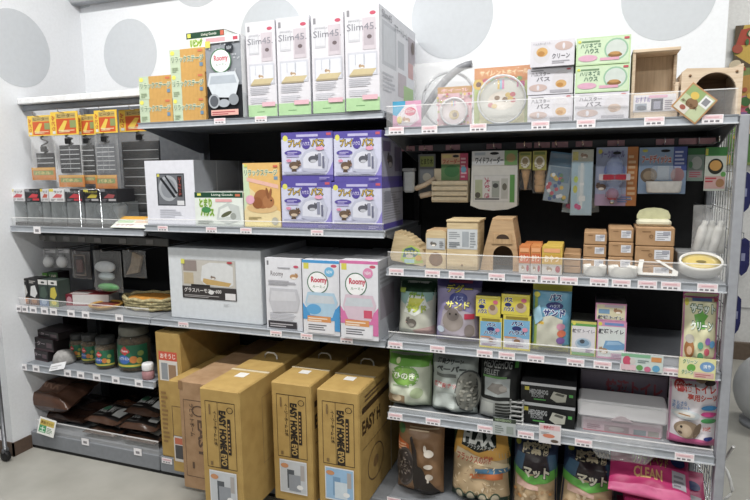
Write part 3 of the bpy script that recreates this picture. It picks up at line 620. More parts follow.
# ---------------------------------------------------------------- left bay, first shelf: clear lamp packs
DARKCL = clear('smoke', .34, .12, (.42, .45, .46))
xs = (-1.5741, -1.4941, -1.4904, -1.4124, -1.4098, -1.3674, -1.3648, -1.2887, -1.2847, -1.1973, -1.1939, -1.1179, -1.1141, -1.0359)
heads = (('#d9d9dc', '#c9505a', '#d8c62e'), ('#26262a', '#c9353f', '#8d8d92'), ('#cfcfd2', '#b9503c', '#d0b92c'), ('#d8d8da', '#cf5a5c', '#d8c62e'), ('#3a3a3e', '#c03a44', '#b9bcc0'), ('#28282c', '#b9a92a', '#cfc43a'), ('#2a2a2e', '#9a4a4c', '#77777c'))
labs = ('clear lamp pack with white and red header at the left wall', 'clear lamp pack with black header and red mark, second from left wall', 'narrow clear lamp pack between the black and white headed packs', 'clear lamp pack with white header and yellow corner, fourth from the wall',
        'clear lamp pack with dark grey header and red mark, fifth from the wall', 'clear lamp pack with yellow lettering on a black header', 'dark clear lamp pack at the right end of the lamp row')
for i in range(7):
    x0, x1 = xs[2*i]+.001, xs[2*i+1]-.001; w_ = x1-x0; h_ = .142
    r = thing('lamp_pack', labs[i], 'lamp', ((x0+x1)/2, .022, .918), 0, 'clear lamp packs in a row on the left shelf')
    MB().cbox(-w_/2, w_/2, 0, .11, 0, .012, M('#121214', .4), .002).build('base_tray', r)
    MB().cbox(-w_/2+.001, w_/2-.001, .001, .108, .012, .094, DARKCL, .003).build('clear_cover', r)
    MB().lathe([(.008, 0), (.012, .01), (.012, .022), (min(.026, w_*.42), .05), (min(.026, w_*.42), .062), (.014, .074), (.002, .078)], M('#8d9196', .3), 14, (0, .055, .012)).build('bulb', r)
    MB().cbox(-w_/2, w_/2, 0, .09, .094, h_, M(heads[i][0], .45), .0015).build('header_box', r)
    a = Art(1.4); c = heads[i]; a.rect(0, 0, 1, 1, c[0]); a.rect(0, .78, .3, 1, c[2]); a.poly([(.2, .3), (.5, .62), (.9, .55), (.8, .3)], c[1]); a.rect(.5, .08, .95, .24, c[1] if i in (1, 4) else '#a7a5a8'); a.lines(.1, .06, .45, .26, 2, '#77777c'); 
    if i in (1, 4, 5): a.text('ナイトランプ', .12, .66, .9, .86, c[2], .02)
    else: a.text('ランプ', .35, .66, .9, .86, '#4d4d52', .02)
    link('front_print', a.mesh('front_print', w_, h_-.094, lambda u, v, o: (-w_/2+u*w_, -o, .094+v*(h_-.094))), r)
r = thing('wire_divider', 'thin bent wire divider standing in front of the yellow lettered lamp pack', 'divider', ((-1.1530,)[0], .012, .918))
MB().tube([(-.05, 0, .0), (-.05, 0, .135), (-.045, 0, .14), (.045, 0, .14), (.05, 0, .135), (.05, 0, 0)], .0016, CHROME, 6).build('wire_loop', r)
a = Art(2); a.rect(0, 0, 1, 1, '#d8dccf'); a.rect(0, .72, 1, 1, '#d9a028'); a.rect(.05, .42, .5, .66, '#a9c49a'); a.rect(.55, .42, .92, .62, '#d3b9a4'); a.rect(.05, .1, .95, .36, '#efeeea'); a.text('おすすめ', .1, .14, .6, .32, '#b9857c', .02)
carton('shelf_sign', 'white and orange sale card lying sloped over the left shelf lip', 'sign', ((-0.9698,)[0], .155, .9225, .075), -.009, .0012, '#d8dccf', a, tilt=-62, part='card', b=.0004)

# ---------------------------------------------------------------- left bay, second shelf
def small_box(lab, P, yf, d, c, art, name='lamp_box', cat='box', **k): return carton(name, lab, cat, P, yf, d, c, art, **k)
def art_bulb(base, c2, c3, win='#cfd0d2'):
    a = Art(.6); a.rect(0, 0, 1, 1, base); a.poly([(.1, .35), (.25, .7), (.7, .75), (.9, .45), (.6, .28)], win); a.rect(0, 0, 1, .26, c2); a.ell(.5, .15, .3, .09, c3); a.lines(.1, .82, .8, .94, 2, '#b9b5b0'); return a
g = 'small bulb boxes at the left wall'
for lab, x0, x1, yt, c, c2, c3, win in (('small black and orange bulb box touching the left wall, second shelf', 20.5, 28.3, 278.5, '#1d1b1c', '#8a5a3a', '#d38a4a', '#b9b7b4'), ('small black bulb box with white window, second from left wall', 29, 38.4, 278.7, '#1a191b', '#6b4434', '#a8703c', '#d6d6d6'),
        ('small white topped bulb box with blue picture on second shelf', 39, 48.2, 280, '#2c3a34', '#6f86a8', '#9fb4cc', '#44584c'), ('small bulb box with yellow and blue print, next to red and white box', 48.9, 58, 280.6, '#3a4640', '#8d9a50', '#d9c83a', '#c9b92e')):
    P = {20.5: (-1.5584, 0.0434, 0.5970, 0.1045), 29: (-1.5012, 0.0514, 0.5970, 0.1076), 39: (-1.4481, 0.0495, 0.5970, 0.1052), 48.9: (-1.3959, 0.0482, 0.5970, 0.1056)}[x0]
    a = art_bulb(c, c2, c3, win)
    if x0 > 38: a.rect(0, .82, 1, 1, '#d4d3d0'); a.ell(.5, .9, .2, .04, '#2a2a2a')
    small_box(lab, P, .035 if x0 < 22 else .03, .06, c, a, group=g, rz=random.uniform(-2, 2))
for lab, P, c in (('small orange topped box behind the black bulb boxes', (-1.6066, 0.0488, 0.5970, 0.1123), '#c4552c'), ('small bright green topped box behind the bulb boxes', (-1.5526, 0.0509, 0.5970, 0.1129), '#5c9a3a'), ('small dark green topped box behind the bulb boxes', (-1.4969, 0.0528, 0.5970, 0.1177), '#3d6a3c')):
    small_box(lab, P, .12, .06, '#2a2628', Art(.6).rect(0, .72, 1, 1, c).rect(0, 0, 1, .72, '#242124').text('LAMP', .15, .78, .85, .92, '#d9d2c4', .02), group=g)
carton('ceramic_lamp_box', 'long white box with red top lying beside the bulb boxes', 'box', ((-1.2835,)[0], .18, .597, .045), .085, .08, '#d9d5d2', Art(4).rect(0, 0, 1, 1, '#cfcbc8').rect(0, 0, .16, 1, '#7a2434').ell(.08, .5, .06, .3, '#c08a94').rect(0, 0, 1, .1, '#9a2c34'), top=Art(2).rect(0, 0, 1, 1, '#8e2a30').rect(.05, .1, .5, .6, '#c9c2be'), rz=14)
# hanging goods under the first shelf
def hung(name, lab, cat, P, y, card, art, content=None, film=True, t=.03, seed=1, unit=None, grp=None, hz=None):
    xc, w_, z, h_ = P; r = thing(name, lab, cat, (xc, y, z), 0, grp)
    if card: 
        MB().cbox(-w_/2, w_/2, .012, .0145, 0, h_, M(card, .4, var=.03), .0006).build('backing_card', r)
        if art: link('front_print', art.mesh('front_print', w_, h_, lambda u, v, o: (-w_/2+u*w_, .012-o, v*h_)), r)
    if content: content(r, w_, h_)
    if film: film_bag(r, w_*1.04, h_*.97, t, seed, 0, -.004+.012-t/2)
    if unit: hook(unit, xc, z+h_-.006 if hz is None else hz, .395, y-.012)
    return r
for i, lab in enumerate(('clear hanging pack with a white round bulb nearest the left wall', 'clear hanging pack with a white round bulb, second from the left wall')):
    def c(r, w_, h_): MB().blob((0, 0, h_*.32), (.022, .02, .024), M('#c9cacc', .3), 14, 8).cbox(-.009, .009, -.008, .008, h_*.48, h_*.72, M('#8d8f92', .4), .003).build('bulb', r)
    hung('bulb_pack', lab, 'bulb', (-1.4716, 0.0664, 0.7398, 0.0778) if i == 0 else (-1.3997, 0.0666, 0.7431, 0.0770), .085, '#77777a', Art().rect(0, 0, 1, 1, '#6d6d70').rect(.1, .78, .9, .95, '#a9a9ab'), c, seed=8+i, unit=UL)
def c(r, w_, h_): 
    MB().tube([(-w_*.3, 0, h_*.15), (-w_*.3, 0, h_*.85), (w_*.3, 0, h_*.85), (w_*.3, 0, h_*.15)], .004, M('#9c8f88', .4), 6, True).build('frame', r); MB().cbox(-w_*.16, w_*.16, -.004, .006, h_*.25, h_*.7, M('#55302c', .5), .002).build('plate', r)
hung('bracket_pack', 'dark red hanging pack with a pale frame under the first shelf', 'bracket', (-1.3080, 0.0908, 0.7032, 0.1122), .085, '#241c1d', None, c, seed=10, unit=UL)
def c(r, w_, h_): 
    MB().blob((-.005, 0, h_*.6), (w_*.38, .018, h_*.14), M('#c3c7ca', .4), 12, 8).blob((.0, 0, h_*.38), (w_*.3, .016, h_*.1), M('#a5b0b2', .4), 12, 8).build('spool', r)
    MB().blob((.005, 0, h_*.12), (w_*.4, .014, h_*.1), M('#4a8a4c', .5), 12, 8).build('moss', r)
hung('hanging_kit', 'clear hanging bag with white spools and green moss', 'kit', (-1.1748, 0.1346, 0.6589, 0.1654), .085, None, None, c, seed=11, t=.045, unit=UL)
def c(r, w_, h_): MB().prism([(-w_*.35, h_*.1), (w_*.2, h_*.2), (w_*.42, h_*.8), (0, h_*.92), (-.1*w_, h_*.5)], 0, .012, M('#8a7a66', .6, var=.1)).build('cork_piece', r)
hung('hanging_bark', 'clear hanging bag with a brown bark piece next to large white carton', 'bark', (-1.0428, 0.1050, 0.7214, 0.1075), .085, None, None, c, seed=12, unit=UL)
# yellow bowls
r = thing('woven_basket', 'oval woven pet bed with yellow cushion at the end of the second shelf', 'pet bed', (-1.005, .135, .5976)); E_ = .62
mb = MB()
for k in range(4): mb.tube([(.112*(1+.03*k)*math.cos(2*PI*i/40), .07*(1+.03*k)*math.sin(2*PI*i/40), .012+.011*k+.003*math.sin(i*PI*.5*3+k*PI)) for i in range(40)], .0075, M('#b5a878', .7, var=.15, scale=120, dirt='#7d7350'), 6, True)
mb.build('woven_rim', r); MB().lathe([(.105, .004), (.108, .03), (.1, .044), (.07, .05), (.02, .048)], M('#c9861c', .7, var=.1), 32, sy=.62).build('cushion', r)
r = thing('pet_dish', 'low yellow and red dish beside the woven pet bed', 'dish', (-1.175, .072, .5976)); MB().lathe([(.04, 0), (.06, .012), (.064, .02), (.056, .02), (.04, .008), (.01, .006)], M('#b98a2c', .4, var=.1), 24).build('bowl', r); MB().lathe([(.045, .008), (.05, .0165), (.005, .0175)], M('#7a3026', .6, var=.2), 20).build('filling', r)

# ---------------------------------------------------------------- left bay, third shelf
def art_dark(t): return Art(3).rect(0, 0, 1, 1, '#221c1e').text(t, .1, .4, .7, .75, '#a89aa0', .02).rect(0, 0, 1, .14, '#4f3a40').rect(.75, .3, .95, .7, '#5f4c52')
g = 'dark heater boxes stacked by the left wall'
for lab, P, y, d, rz in (('lowest dark heater box in the stack by the left wall', (-1.5407, 0.1466, 0.3590, 0.0426), .05, .1, -8), ('dark heater box resting on the lowest one by the left wall', (-1.5251, 0.1683, 0.4014, 0.0497), .055, .12, -6), ('dark heater box on top of the left stack', (-1.5193, 0.1962, 0.4487, 0.0304), .07, .11, -8), ('upright dark box behind the stacked heater boxes', (-1.5751, 0.0995, 0.3590, 0.1473), .2, .1, 0)):
    carton('heater_box', lab, 'box', P, y, d, '#221c1e', art_dark('ヒーター'), rz=rz, group=g, top=Art().rect(0, 0, 1, 1, '#3a3034'))
r = thing('ceramic_dome', 'grey rounded ceramic hide beside the dark heater boxes', 'hide', ((-1.4034,)[0], .062, .3596)); MB().lathe([(.042, 0), (.044, .012), (.038, .034), (.026, .048), (.008, .053)], M('#9c9a98', .6, var=.1), 24).build('dome', r)
a = Art(3); a.lines(.1, .2, .8, .8, 2, '#b5b5b8')
carton('price_slip', 'white paper slip sticking out from the left third shelf', 'paper', ((-1.3643,)[0], .085, .356, .03), -.014, .001, '#e2e3e6', a, tilt=-38, roll=-14, part='paper', b=.0003)
def jar(lab, x, y, rad, h, seed, big=False):
    r = thing('food_jar', lab, 'jar', (x, y, .3596), 0, 'pet food jars with green labels')
    MB().lathe([(rad*.9, 0), (rad, .006), (rad, h*.66), (rad*.93, h*.74), (rad*.8, h*.79), (rad*.8, h*.82)], clear('jar', .08, .06, (.6, .62, .55)), 28).build('glass', r)
    MB().lathe([(rad*.85, .004), (rad*.93, .008), (rad*.93, h*.66), (rad*.7, h*.74), (rad*.3, h*.76)], M('#5c452a', .8, var=.3, scale=160, bump=.4), 24).build('pellets', r)
    MB().lathe([(rad*.86, h*.8), (rad*.88, h*.805), (rad*.88, h*.97), (rad*.84, h), (rad*.1, h)], M('#6a6a60', .4) if big else M('#3a3b3a', .35), 28).build('lid', r)
    a = Art(2.4); a.rect(0, 0, 1, 1, '#1f6a4a'); a.poly([(.25, .72), (.4, .98), (.55, .72), (.4, .55)], '#cf3038'); a.text('Tetra', .31, .7, .49, .8, '#f0e6e4', .02); a.rect(0, .04, 1, .13, '#c9b92e'); a.ell(.36, .36, .17, .2, '#3d5fa4' if not big else '#3a6ab4'); a.text('レプトミン', .22, .34, .52, .48, '#e6e8ee', .03); a.ell(.62, .36, .1, .16, '#c9782e'); a.ell(.76, .3, .07, .14, '#d9b23a'); a.ell(.8, .62, .08, .12, '#8aa04a'); a.lines(.04, .2, .16, .8, 6, '#a9c4b4')
    h0, h1 = h*.12, h*.62
    link('jar_label', a.mesh('jar_label', 2.4*rad, h1-h0, lambda u, v, o: (math.sin((u-.5)*2.4)*(rad+o), -math.cos((u-.5)*2.4)*(rad+o), h0+v*(h1-h0)), sub=.012), r); return r
jar('small green labelled pet food jar nearest the dark boxes', (-1.3910,)[0], .12, .031, .105, 1).rotation_euler.z = .25
jar('small green labelled pet food jar, middle of the three', (-1.3032,)[0], .1, .034, .118, 2).rotation_euler.z = .25
jar('small green labelled pet food jar beside the large jar', (-1.1953,)[0], .075, .041, .125, 3).rotation_euler.z = .3
jar('large clear pet food jar with a green label and red diamond', (-1.0755,)[0], .1, .062, .175, 4, True).rotation_euler.z = .35
r = thing('supplement_bottle', 'small bottle with white cap leaning out beside the golden carton', 'bottle', (-.945, .02, .3596)); MB().lathe([(.02, 0), (.022, .004), (.022, .028), (.014, .034)], M('#a8787c', .4), 18).build('bottle_body', r); MB().lathe([(.02, .034), (.021, .036), (.021, .056), (.018, .06), (.002, .06)], M('#e4e4e6', .35), 18).build('cap', r)

# ---------------------------------------------------------------- left bay, base
bag('substrate_bag', 'large glossy brown substrate bag lying at the left wall on the base', 'bag', ((-1.5221,)[0], .3, .13, .2), .04, .09, '#54392c', Art(1.4).rect(.2, .2, .75, .65, '#634638').text('BARK', .25, .3, .7, .5, '#8a6a58', .02), tilt=18, lay=True, seed=21, wr=.006, rough=.15, part='pouch')
bag('substrate_bag', 'second brown substrate bag under the glossy one at the left wall', 'bag', ((-1.5018,)[0], .3, .073, .24), .08, .05, '#3d2a22', tilt=3, lay=True, seed=22, wr=.006, rough=.2)
def art_soil(): return Art(1.2).rect(.05, .08, .95, .5, '#1d1a19').text('SOIL MAT', .12, .22, .62, .42, '#c9c9c6', .03).rect(.66, .16, .9, .42, '#c9cbc9').lines(.12, .12, .6, .18, 1, '#8f8f8c').rect(0, .62, 1, .7, '#7a4a2a').ell(.25, .34, .1, .06, '#3f7a5c')
g = 'flat brown and black substrate bags in two piles on the base'
for i, (lab, x, z, dx, rz) in enumerate((('lowest flat substrate bag in the left pile on the base', 107, .074, 0, 2), ('upper flat substrate bag in the left pile with white print', 109, .122, 0, -3), ('lowest flat substrate bag in the right pile on the base', 141, .074, 0, 0), ('middle flat substrate bag in the right pile on the base', 140, .122, 0, 2), ('topmost flat substrate bag in the right pile with white print', 141, .174, .02, -2))):
    xx = {107: (-1.2175,)[0], 109: (-1.2105,)[0], 141: (-1.0240,)[0], 140: (-1.0289,)[0]}[x]
    bag('substrate_bag', lab, 'bag', (xx, .17, z, .24), .03+dx, .04, '#4a3428', art_soil(), tilt=3+i, rz=rz, group=g, seed=30+i, lay=True, rough=.2, wr=.003, n=(14, 16))
a = Art(1); a.rect(0, 0, 1, 1, '#e9e9e4'); a.rect(.08, .55, .92, .9, '#c9b04a'); a.rect(.08, .12, .5, .55, '#3f9a62'); a.text('土', .14, .16, .44, .5, '#d9ecd9', .03); a.lines(.55, .15, .9, .5, 4, '#7a9a7a'); a.text('昆虫マット', .14, .64, .86, .82, '#7a5a22', .02)
carton('shelf_sign', 'small square white sign with green and yellow print on the left base', 'sign', (-1.4494, 0.0880, 0.0767, 0.0667), -.02, .0015, '#e9e9e4', a, tilt=-14, roll=6, part='card', b=.0004)

# ================================================================ RIGHT BAY, TOP SHELF
a = Art(1.1); a.rect(0, 0, 1, 1, '#d49ab8'); a.poly([(0, .5), (0, 1), (.45, 1), (.45, .85), (.15, .45)], '#3fa4cc'); a.poly([(.15, .45), (.45, .85), (.8, .88), (.95, .3), (.6, .05), (.2, .1)], '#d9cfd6'); a.ell(.62, .6, .2, .16, '#c93a62'); a.critter(.5, .28, .26, '#b98f72'); a.text('おさんぽ', .46, .56, .78, .66, '#f2dfe6', .02); a.ell(.25, .3, .1, .14, '#d9c86a')
hung('exercise_ball_pack', 'small pink and cyan blister pack at the left end of right top shelf', 'toy', (0.0584, 0.0868, 1.2376, 0.0767), .02, '#d49ab8', a, lambda r, w_, h_: MB().blob((w_*.1, 0, h_*.4), (w_*.3, .018, h_*.3), DOME, 18, 10).build('blister', r), film=False)
def wheel_bag(lab, P, y, ctop, art, seed, rfac=.42, cy=.44):
    xc, w_, z, h_ = P; r = thing('wheel_bag', lab, 'exercise wheel', (xc, y, z+.0006), rz=-1)
    MB().cbox(-w_/2, w_/2, .05, .053, 0, h_, M(ctop, .4), .001).build('backing_card', r)
    link('front_print', art.mesh('front_print', w_, h_, lambda u, v, o: (-w_/2+u*w_, .05-o, v*h_)), r)
    R_ = w_*rfac; mb = MB(); n = 36
    vs = []; fs = []; prof = [(0, -.004), (R_*.3, -.002), (R_*.32, -.008), (R_*.75, -.004), (R_*.95, .006), (R_, .03)]
    for q, yy in prof:
        for k in range(n): vs.append((q*math.cos(2*PI*k/n) if q else 0, .012+yy, cy*h_+(q*math.sin(2*PI*k/n) if q else 0)))
    for i in range(len(prof)-1):
        for k in range(n): fs.append((i*n+k, (i+1)*n+k, (i+1)*n+(k+1) % n, i*n+(k+1) % n))
    mb.add(vs, fs, DOME, True); mb.build('wheel_disc', r)
    MB().tube([(R_*math.cos(2*PI*k/32), .042, cy*h_+R_*math.sin(2*PI*k/32)) for k in range(32)], .003, M('#c9ccd0', .3), 6, True).build('wheel_rim', r)
    film_bag(r, w_*1.02, h_, .06, seed, 0, 0); return r
a = Art(.95); a.rect(0, 0, 1, 1, '#d6cf9a'); a.rect(0, .72, 1, 1, '#c9803a'); a.rect(0, .0, .1, .8, '#a9b86a'); a.rect(.9, 0, 1, .75, '#a9b86a'); a.text('サイレントホイール', .1, .86, .95, .95, '#f0d9a8', .02); a.ell(.08, .72, .07, .06, '#8a4a1e'); a.ell(.08, .72, .1, .09, '#d9b22e'); a.ell(.08, .72, .05, .045, '#6a3a1a')
for i in range(6): a.ell(.2+.12*i, .78+.01*(i % 2), .05, .035, ('#c9506a', '#7aa04a')[i % 2])
a.ell(.5, .43, .4, .38, '#c5c5bd'); a.text('18', .76, .64, .9, .74, '#c04a8a', .04); a.rect(.42, .62, .46, .78, '#d9b23a'); a.rect(.46, .62, .5, .78, '#7ab4d0'); a.rect(.5, .62, .54, .78, '#d07aa4'); a.ell(.5, .42, .25, .16, '#d9cfc2')  # yellow, blue and pink bars: rainbow highlight of the clear wheel, painted on
for i in range(8): a.ell(.5+.2*math.cos(i), .42+.1*math.sin(i*1.3), .05, .04, ('#b9404e', '#c9a63a', '#7a5a34')[i % 3])
wheel_bag('large clear exercise wheel in a bag with orange sunflower header', (0.3250, 0.1584, 1.2376, 0.1616), .03, '#c9a060', a, 41)
a = Art(.9); a.rect(0, 0, 1, 1, '#d9b0b8'); a.rect(0, .84, 1, 1, '#b98a4a'); a.text('ホイール', .1, .87, .9, .96, '#e9b8c4', .02)
r_ = random.Random(5)
for i in range(40): a.ell(r_.random(), r_.random()*.85, .035, .03, ('#c9607c', '#d9b84a', '#e2d0c8', '#a9b070')[i % 4])
a.ell(.5, .36, .36, .34, '#cfc3c6'); a.rect(.42, .52, .46, .64, '#d9b23a'); a.rect(.46, .52, .5, .64, '#7ab4d0'); a.rect(.5, .52, .54, .64, '#d07aa4'); a.ell(.5, .3, .15, .12, '#b39a5a'); a.ell(.52, .3, .07, .06, '#5c3c1c')  # three coloured bars paint the rainbow sheen of the smaller clear wheel
wheel_bag('smaller clear exercise wheel in a pink flowered bag', (0.1884, 0.1014, 1.2376, 0.1153), .03, '#d9b0b8', a, 42, .38, .38)
r = thing('wheel_bag', 'clear bagged wheel with a grey curved stand behind the pink packs', 'exercise wheel', ((0.1320,)[0], .2, 1.2376)); 
MB().tube([(-.1+.02*i, .02, .03+.17*math.sin(min(1, i/9)*PI/2)) for i in range(10)], .012, M('#8a8c92', .35), 8).build('stand', r)
mb = MB(); n = 36; MB().tube([(.0+.085*math.cos(2*PI*k/n), .05, .1+.085*math.sin(2*PI*k/n)) for k in range(n)], .005, M('#c9ccd2', .3), 6, True).build('wheel_rim', r)
film_bag(r, .22, .215, .09, 43, 0, -.02, clear('bagfilm', .22, .12, bump=1.0, scale=18))
def art_hog(kind):
    a = Art(1.75); base = '#d3d1d9' if kind != 'green' else '#b9d6a4'; a.rect(0, 0, 1, 1, base)
    if kind == 'green':
        a.rect(.03, .04, .97, .96, '#c5dab8'); a.ell(.74, .52, .22, .4, '#8fb89a'); a.ell(.74, .52, .19, .34, '#c6cfc9'); a.ell(.72, .32, .13, .09, '#8a6436'); a.ell(.72, .38, .1, .06, '#b98a4e'); a.rect(.1, .82, .44, .88, '#6f8f6a'); a.text('ハリネズミ', .08, .62, .46, .8, '#5f7f6a', .03); a.text('ハウス', .16, .42, .42, .6, '#5f7f6a', .03)
        a.ell(.22, .25, .18, .12, '#d6a4bc'); a.rect(.45, .14, .8, .24, '#d9a0b8'); a.rect(.88, .86, .97, .94, '#c0505c'); a.ell(.06, .86, .03, .05, '#d4d44a')
    elif kind == 'top':
        a.ell(.26, .5, .2, .38, '#cdcbd0'); a.ell(.27, .56, .13, .18, '#cfa25c'); a.ell(.25, .5, .08, .1, '#b5803c'); a.ell(.76, .75, .2, .17, '#c3aca6'); a.ell(.76, .75, .03, .12, '#d3d1d9'); a.text('クリーン', .5, .28, .9, .48, '#6d6b74', .02); a.lines(.5, .1, .92, .24, 2, '#a4a2aa'); a.text('ハムスターボトル', .06, .84, .46, .93, '#8a8890', .0)
    else:
        f = kind == 'b'; a.ell(.74, .48, .2, .4, '#cfccd2'); a.ell(.74, .38 if not f else .42, .12, .15, '#cba063' if not f else '#c9b0a0'); a.ell(.72, .34, .07, .08, '#b5803c' if not f else '#b59a88'); a.text('ハムスター', .08, .7, .5, .86, '#77757e', .02); a.text('バス', .2, .5, .5, .68, '#6d6b74', .02); a.lines(.08, .9, .5, .95, 1, '#5f5d66')
        a.ell(.24, .26, .2, .14, '#c3aca6'); a.ell(.24, .26, .03, .1, '#d3d1d9'); a.rect(.5, .06, .92, .16, '#a9a7b0'); a.ell(.9, .92, .05, .03, '#c0505c')
    return a
g = 'hamster house boxes stacked on the right top shelf'
for lab, P, kd, sh in (('white hamster box at the bottom of the left column on right top shelf', (0.4609, 0.1186, 1.2376, 0.0722), 'a', 0), ('white hamster box in the middle of the left column', (0.4592, 0.1196, 1.3111, 0.0692), 'a', 0), ('white hamster box on top of the left column with bean shaped picture', (0.4635, 0.1139, 1.3817, 0.0675), 'top', 0),
        ('white box at the bottom of the column under two green boxes', (0.5901, 0.1323, 1.2376, 0.0695), 'b', 0), ('lower of the two pale green hedgehog house boxes', (0.5893, 0.1329, 1.3080, 0.0684), 'green', 0), ('upper of the two pale green hedgehog house boxes', (0.5891, 0.1321, 1.3772, 0.0698), 'green', 0)):
    carton('boxed_pet_house', lab, 'box', (P[0], P[1]-.002, P[2], P[3]-.001), .02+.012*(kd == 'a'), .16, '#dcdae2' if kd != 'green' else '#b9d6a4', art_hog(kd), rz=random.uniform(-1, 1), group=g)
# open wooden box
xc, w_, z, h_ = 0.7147, 0.1091, 1.2376, 0.1714
r = thing('wooden_hide_box', 'open fronted wooden pet box with printed label strip', 'pet house', (xc, .03, z+.0006)); t = .008
MB().cbox(-w_/2, -w_/2+t, 0, .085, 0, h_, WOOD, .001).build('side_panel', r); MB().cbox(w_/2-t, w_/2, 0, .085, 0, h_*.5, WOOD, .001).build('side_panel', r)
MB().cbox(w_/2-t, w_/2, .06, .085, h_*.5, h_-t, WOOD, .001).build('side_panel', r)
MB().cbox(-w_/2, w_/2, -.002, .085, h_-t, h_, WOODX, .001).build('top_panel', r); MB().cbox(-w_/2+t, w_/2-t, .078, .085, 0, h_-t, WOODIN, .001).build('back_panel', r); MB().cbox(-w_/2+t, w_/2-t, 0, .077, 0, t, WOODX, .001).build('bottom_panel', r)
MB().cbox(-w_/2+t, w_/2, -.001, t, 0, h_*.36, WOODX, .001).build('front_panel', r)
a = Art(2.4); a.rect(0, 0, 1, 1, '#d3d0d4'); a.rect(.04, .1, .32, .5, '#8f98a4'); a.text('おすすめ', .05, .56, .4, .9, '#7a6aa4', .02); a.rect(.42, .05, .7, .75, '#4a4a58'); a.rect(.48, .15, .64, .6, '#8a8a9c'); a.rect(.36, .8, .8, .95, '#d3a0b8'); a.lines(.74, .12, .96, .7, 5, '#8a8490'); a.ell(.2, .25, .12, .14, '#5f6470')
link('label_print', a.mesh('label_print', w_*.9, h_*.25, lambda u, v, o: (-w_*.44+u*w_*.9, -.001-o, h_*.09+v*h_*.25)), r)
# wooden arch house
xc, w_, z, h_ = 0.8409, 0.1324, 1.2376, 0.1210
r = thing('wooden_arch_house', 'wooden pet house with a large arched doorway and diamond hang tag', 'pet house', (xc, .03, z+.0006))
def arch(w_, h_, ax, aw, ah, top, n=14):
    p = [(-w_/2, 0)]; p += [(ax-aw/2, 0), (ax-aw/2, ah-aw/2)] + [(ax-aw/2*math.cos(PI*i/n), ah-aw/2+aw/2*math.sin(PI*i/n)) for i in range(1, n)] + [(ax+aw/2, ah-aw/2), (ax+aw/2, 0)]
    return p+[(w_/2, 0)]+top
MB().prism(arch(w_, h_, .008, w_*.7, h_*.86, [(w_/2, h_*1.0), (w_/2-.004, h_), (w_*.34, h_*.93), (-w_*.42, h_*.97), (-w_/2, h_*.9)]), 0, .012, WOODX).build('front_panel', r)
MB().cbox(-w_/2, -w_/2+.01, .012, .15, 0, h_*.9, WOOD, .001).build('side_panel', r); MB().cbox(w_/2-.01, w_/2, .012, .15, 0, h_*.9, WOOD, .001).build('side_panel', r)
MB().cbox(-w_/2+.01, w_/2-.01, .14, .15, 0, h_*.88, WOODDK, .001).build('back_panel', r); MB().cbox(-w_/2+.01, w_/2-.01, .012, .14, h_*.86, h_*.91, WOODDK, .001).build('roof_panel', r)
for sx in (-.36, .4): MB().lathe([(.0035, 0), (.003, .002), (.0005, .0025)], M('#7a5a3a', .5), 10).build('peg', r).matrix_local = Matrix.Translation((sx*w_, 0, h_*(.82 if sx < 0 else .85))) @ Matrix.Rotation(PI/2, 4, 'X')
ht = MB().cbox(-.036, .036, -.0012, 0, -.036, .036, M('#b98a5a', .4), .0004).build('hang_tag', r); ht.matrix_local = Matrix.Translation((-w_*.31, -.040, h_*.23)) @ Matrix.Rotation(math.radians(40), 4, 'Y') 
a = Art(1); a.rect(.05, .05, .95, .95, '#b9c49a'); a.rect(.05, .6, .6, .95, '#8fa86a'); a.ell(.45, .45, .2, .18, '#8a6a4a'); a.ell(.35, .7, .14, .12, '#d9b84a'); a.rect(.6, .55, .92, .9, '#e2e2e0'); a.rect(.66, .62, .86, .84, '#8a8a90'); a.rect(.06, .05, .5, .3, '#d6cfc4'); a.ell(.3, .2, .1, .08, '#a05a4a'); a.text('かじり木', .1, .34, .7, .44, '#5a3a22', .02)
link('tag_print', a.mesh('tag_print', .072, .072, lambda u, v, o: (-.036+u*.072, -.0012-o, -.036+v*.072)), ht)

# ================================================================ RIGHT BAY, HANGING GOODS
GR = 'small pet goods hanging on the right bay hook bar'; HZ = 1.178
def c(r, w_, h_): MB().cbox(-w_*.4, w_*.4, -.01, .01, .005, h_*.9, M('#b5b9ba', .4), .006).build('bottle_body', r); MB().cbox(-w_*.46, w_*.46, -.012, .012, h_*.86, h_, M('#8a8c8e', .4), .003).build('cap', r)
hung('water_bottle', 'white plastic bottle hanging at the left end of the hook bar', 'bottle', (0.0227, 0.0453, 1.0380, 0.0830), .17, None, None, c, film=False, unit=UR, hz=HZ)
a = Art(.8).rect(0, 0, 1, 1, '#6d6f70').rect(.1, .7, .9, .95, '#8f9a4a').text('とまり木', .15, .75, .85, .9, '#2c3018', .02).rect(.1, .3, .9, .65, '#808488').ell(.5, .45, .25, .1, '#b9b4a4')
def c(r, w_, h_): MB().tube([(-w_*.55, -.012, h_*.18), (0, -.016, h_*.27), (w_*.6, -.012, h_*.42)], .008, WOOD, 8).tube([(-w_*.3, -.004, .0), (w_*.35, -.004, h_*.06)], .009, WOOD, 8).build('perch', r)
hung('perch_pack', 'grey carded pack with crossed wooden perches on the hook bar', 'perch', (0.0755, 0.0561, 1.0313, 0.1331), .18, '#6d6f70', a, c, film=False, unit=UR, hz=HZ)
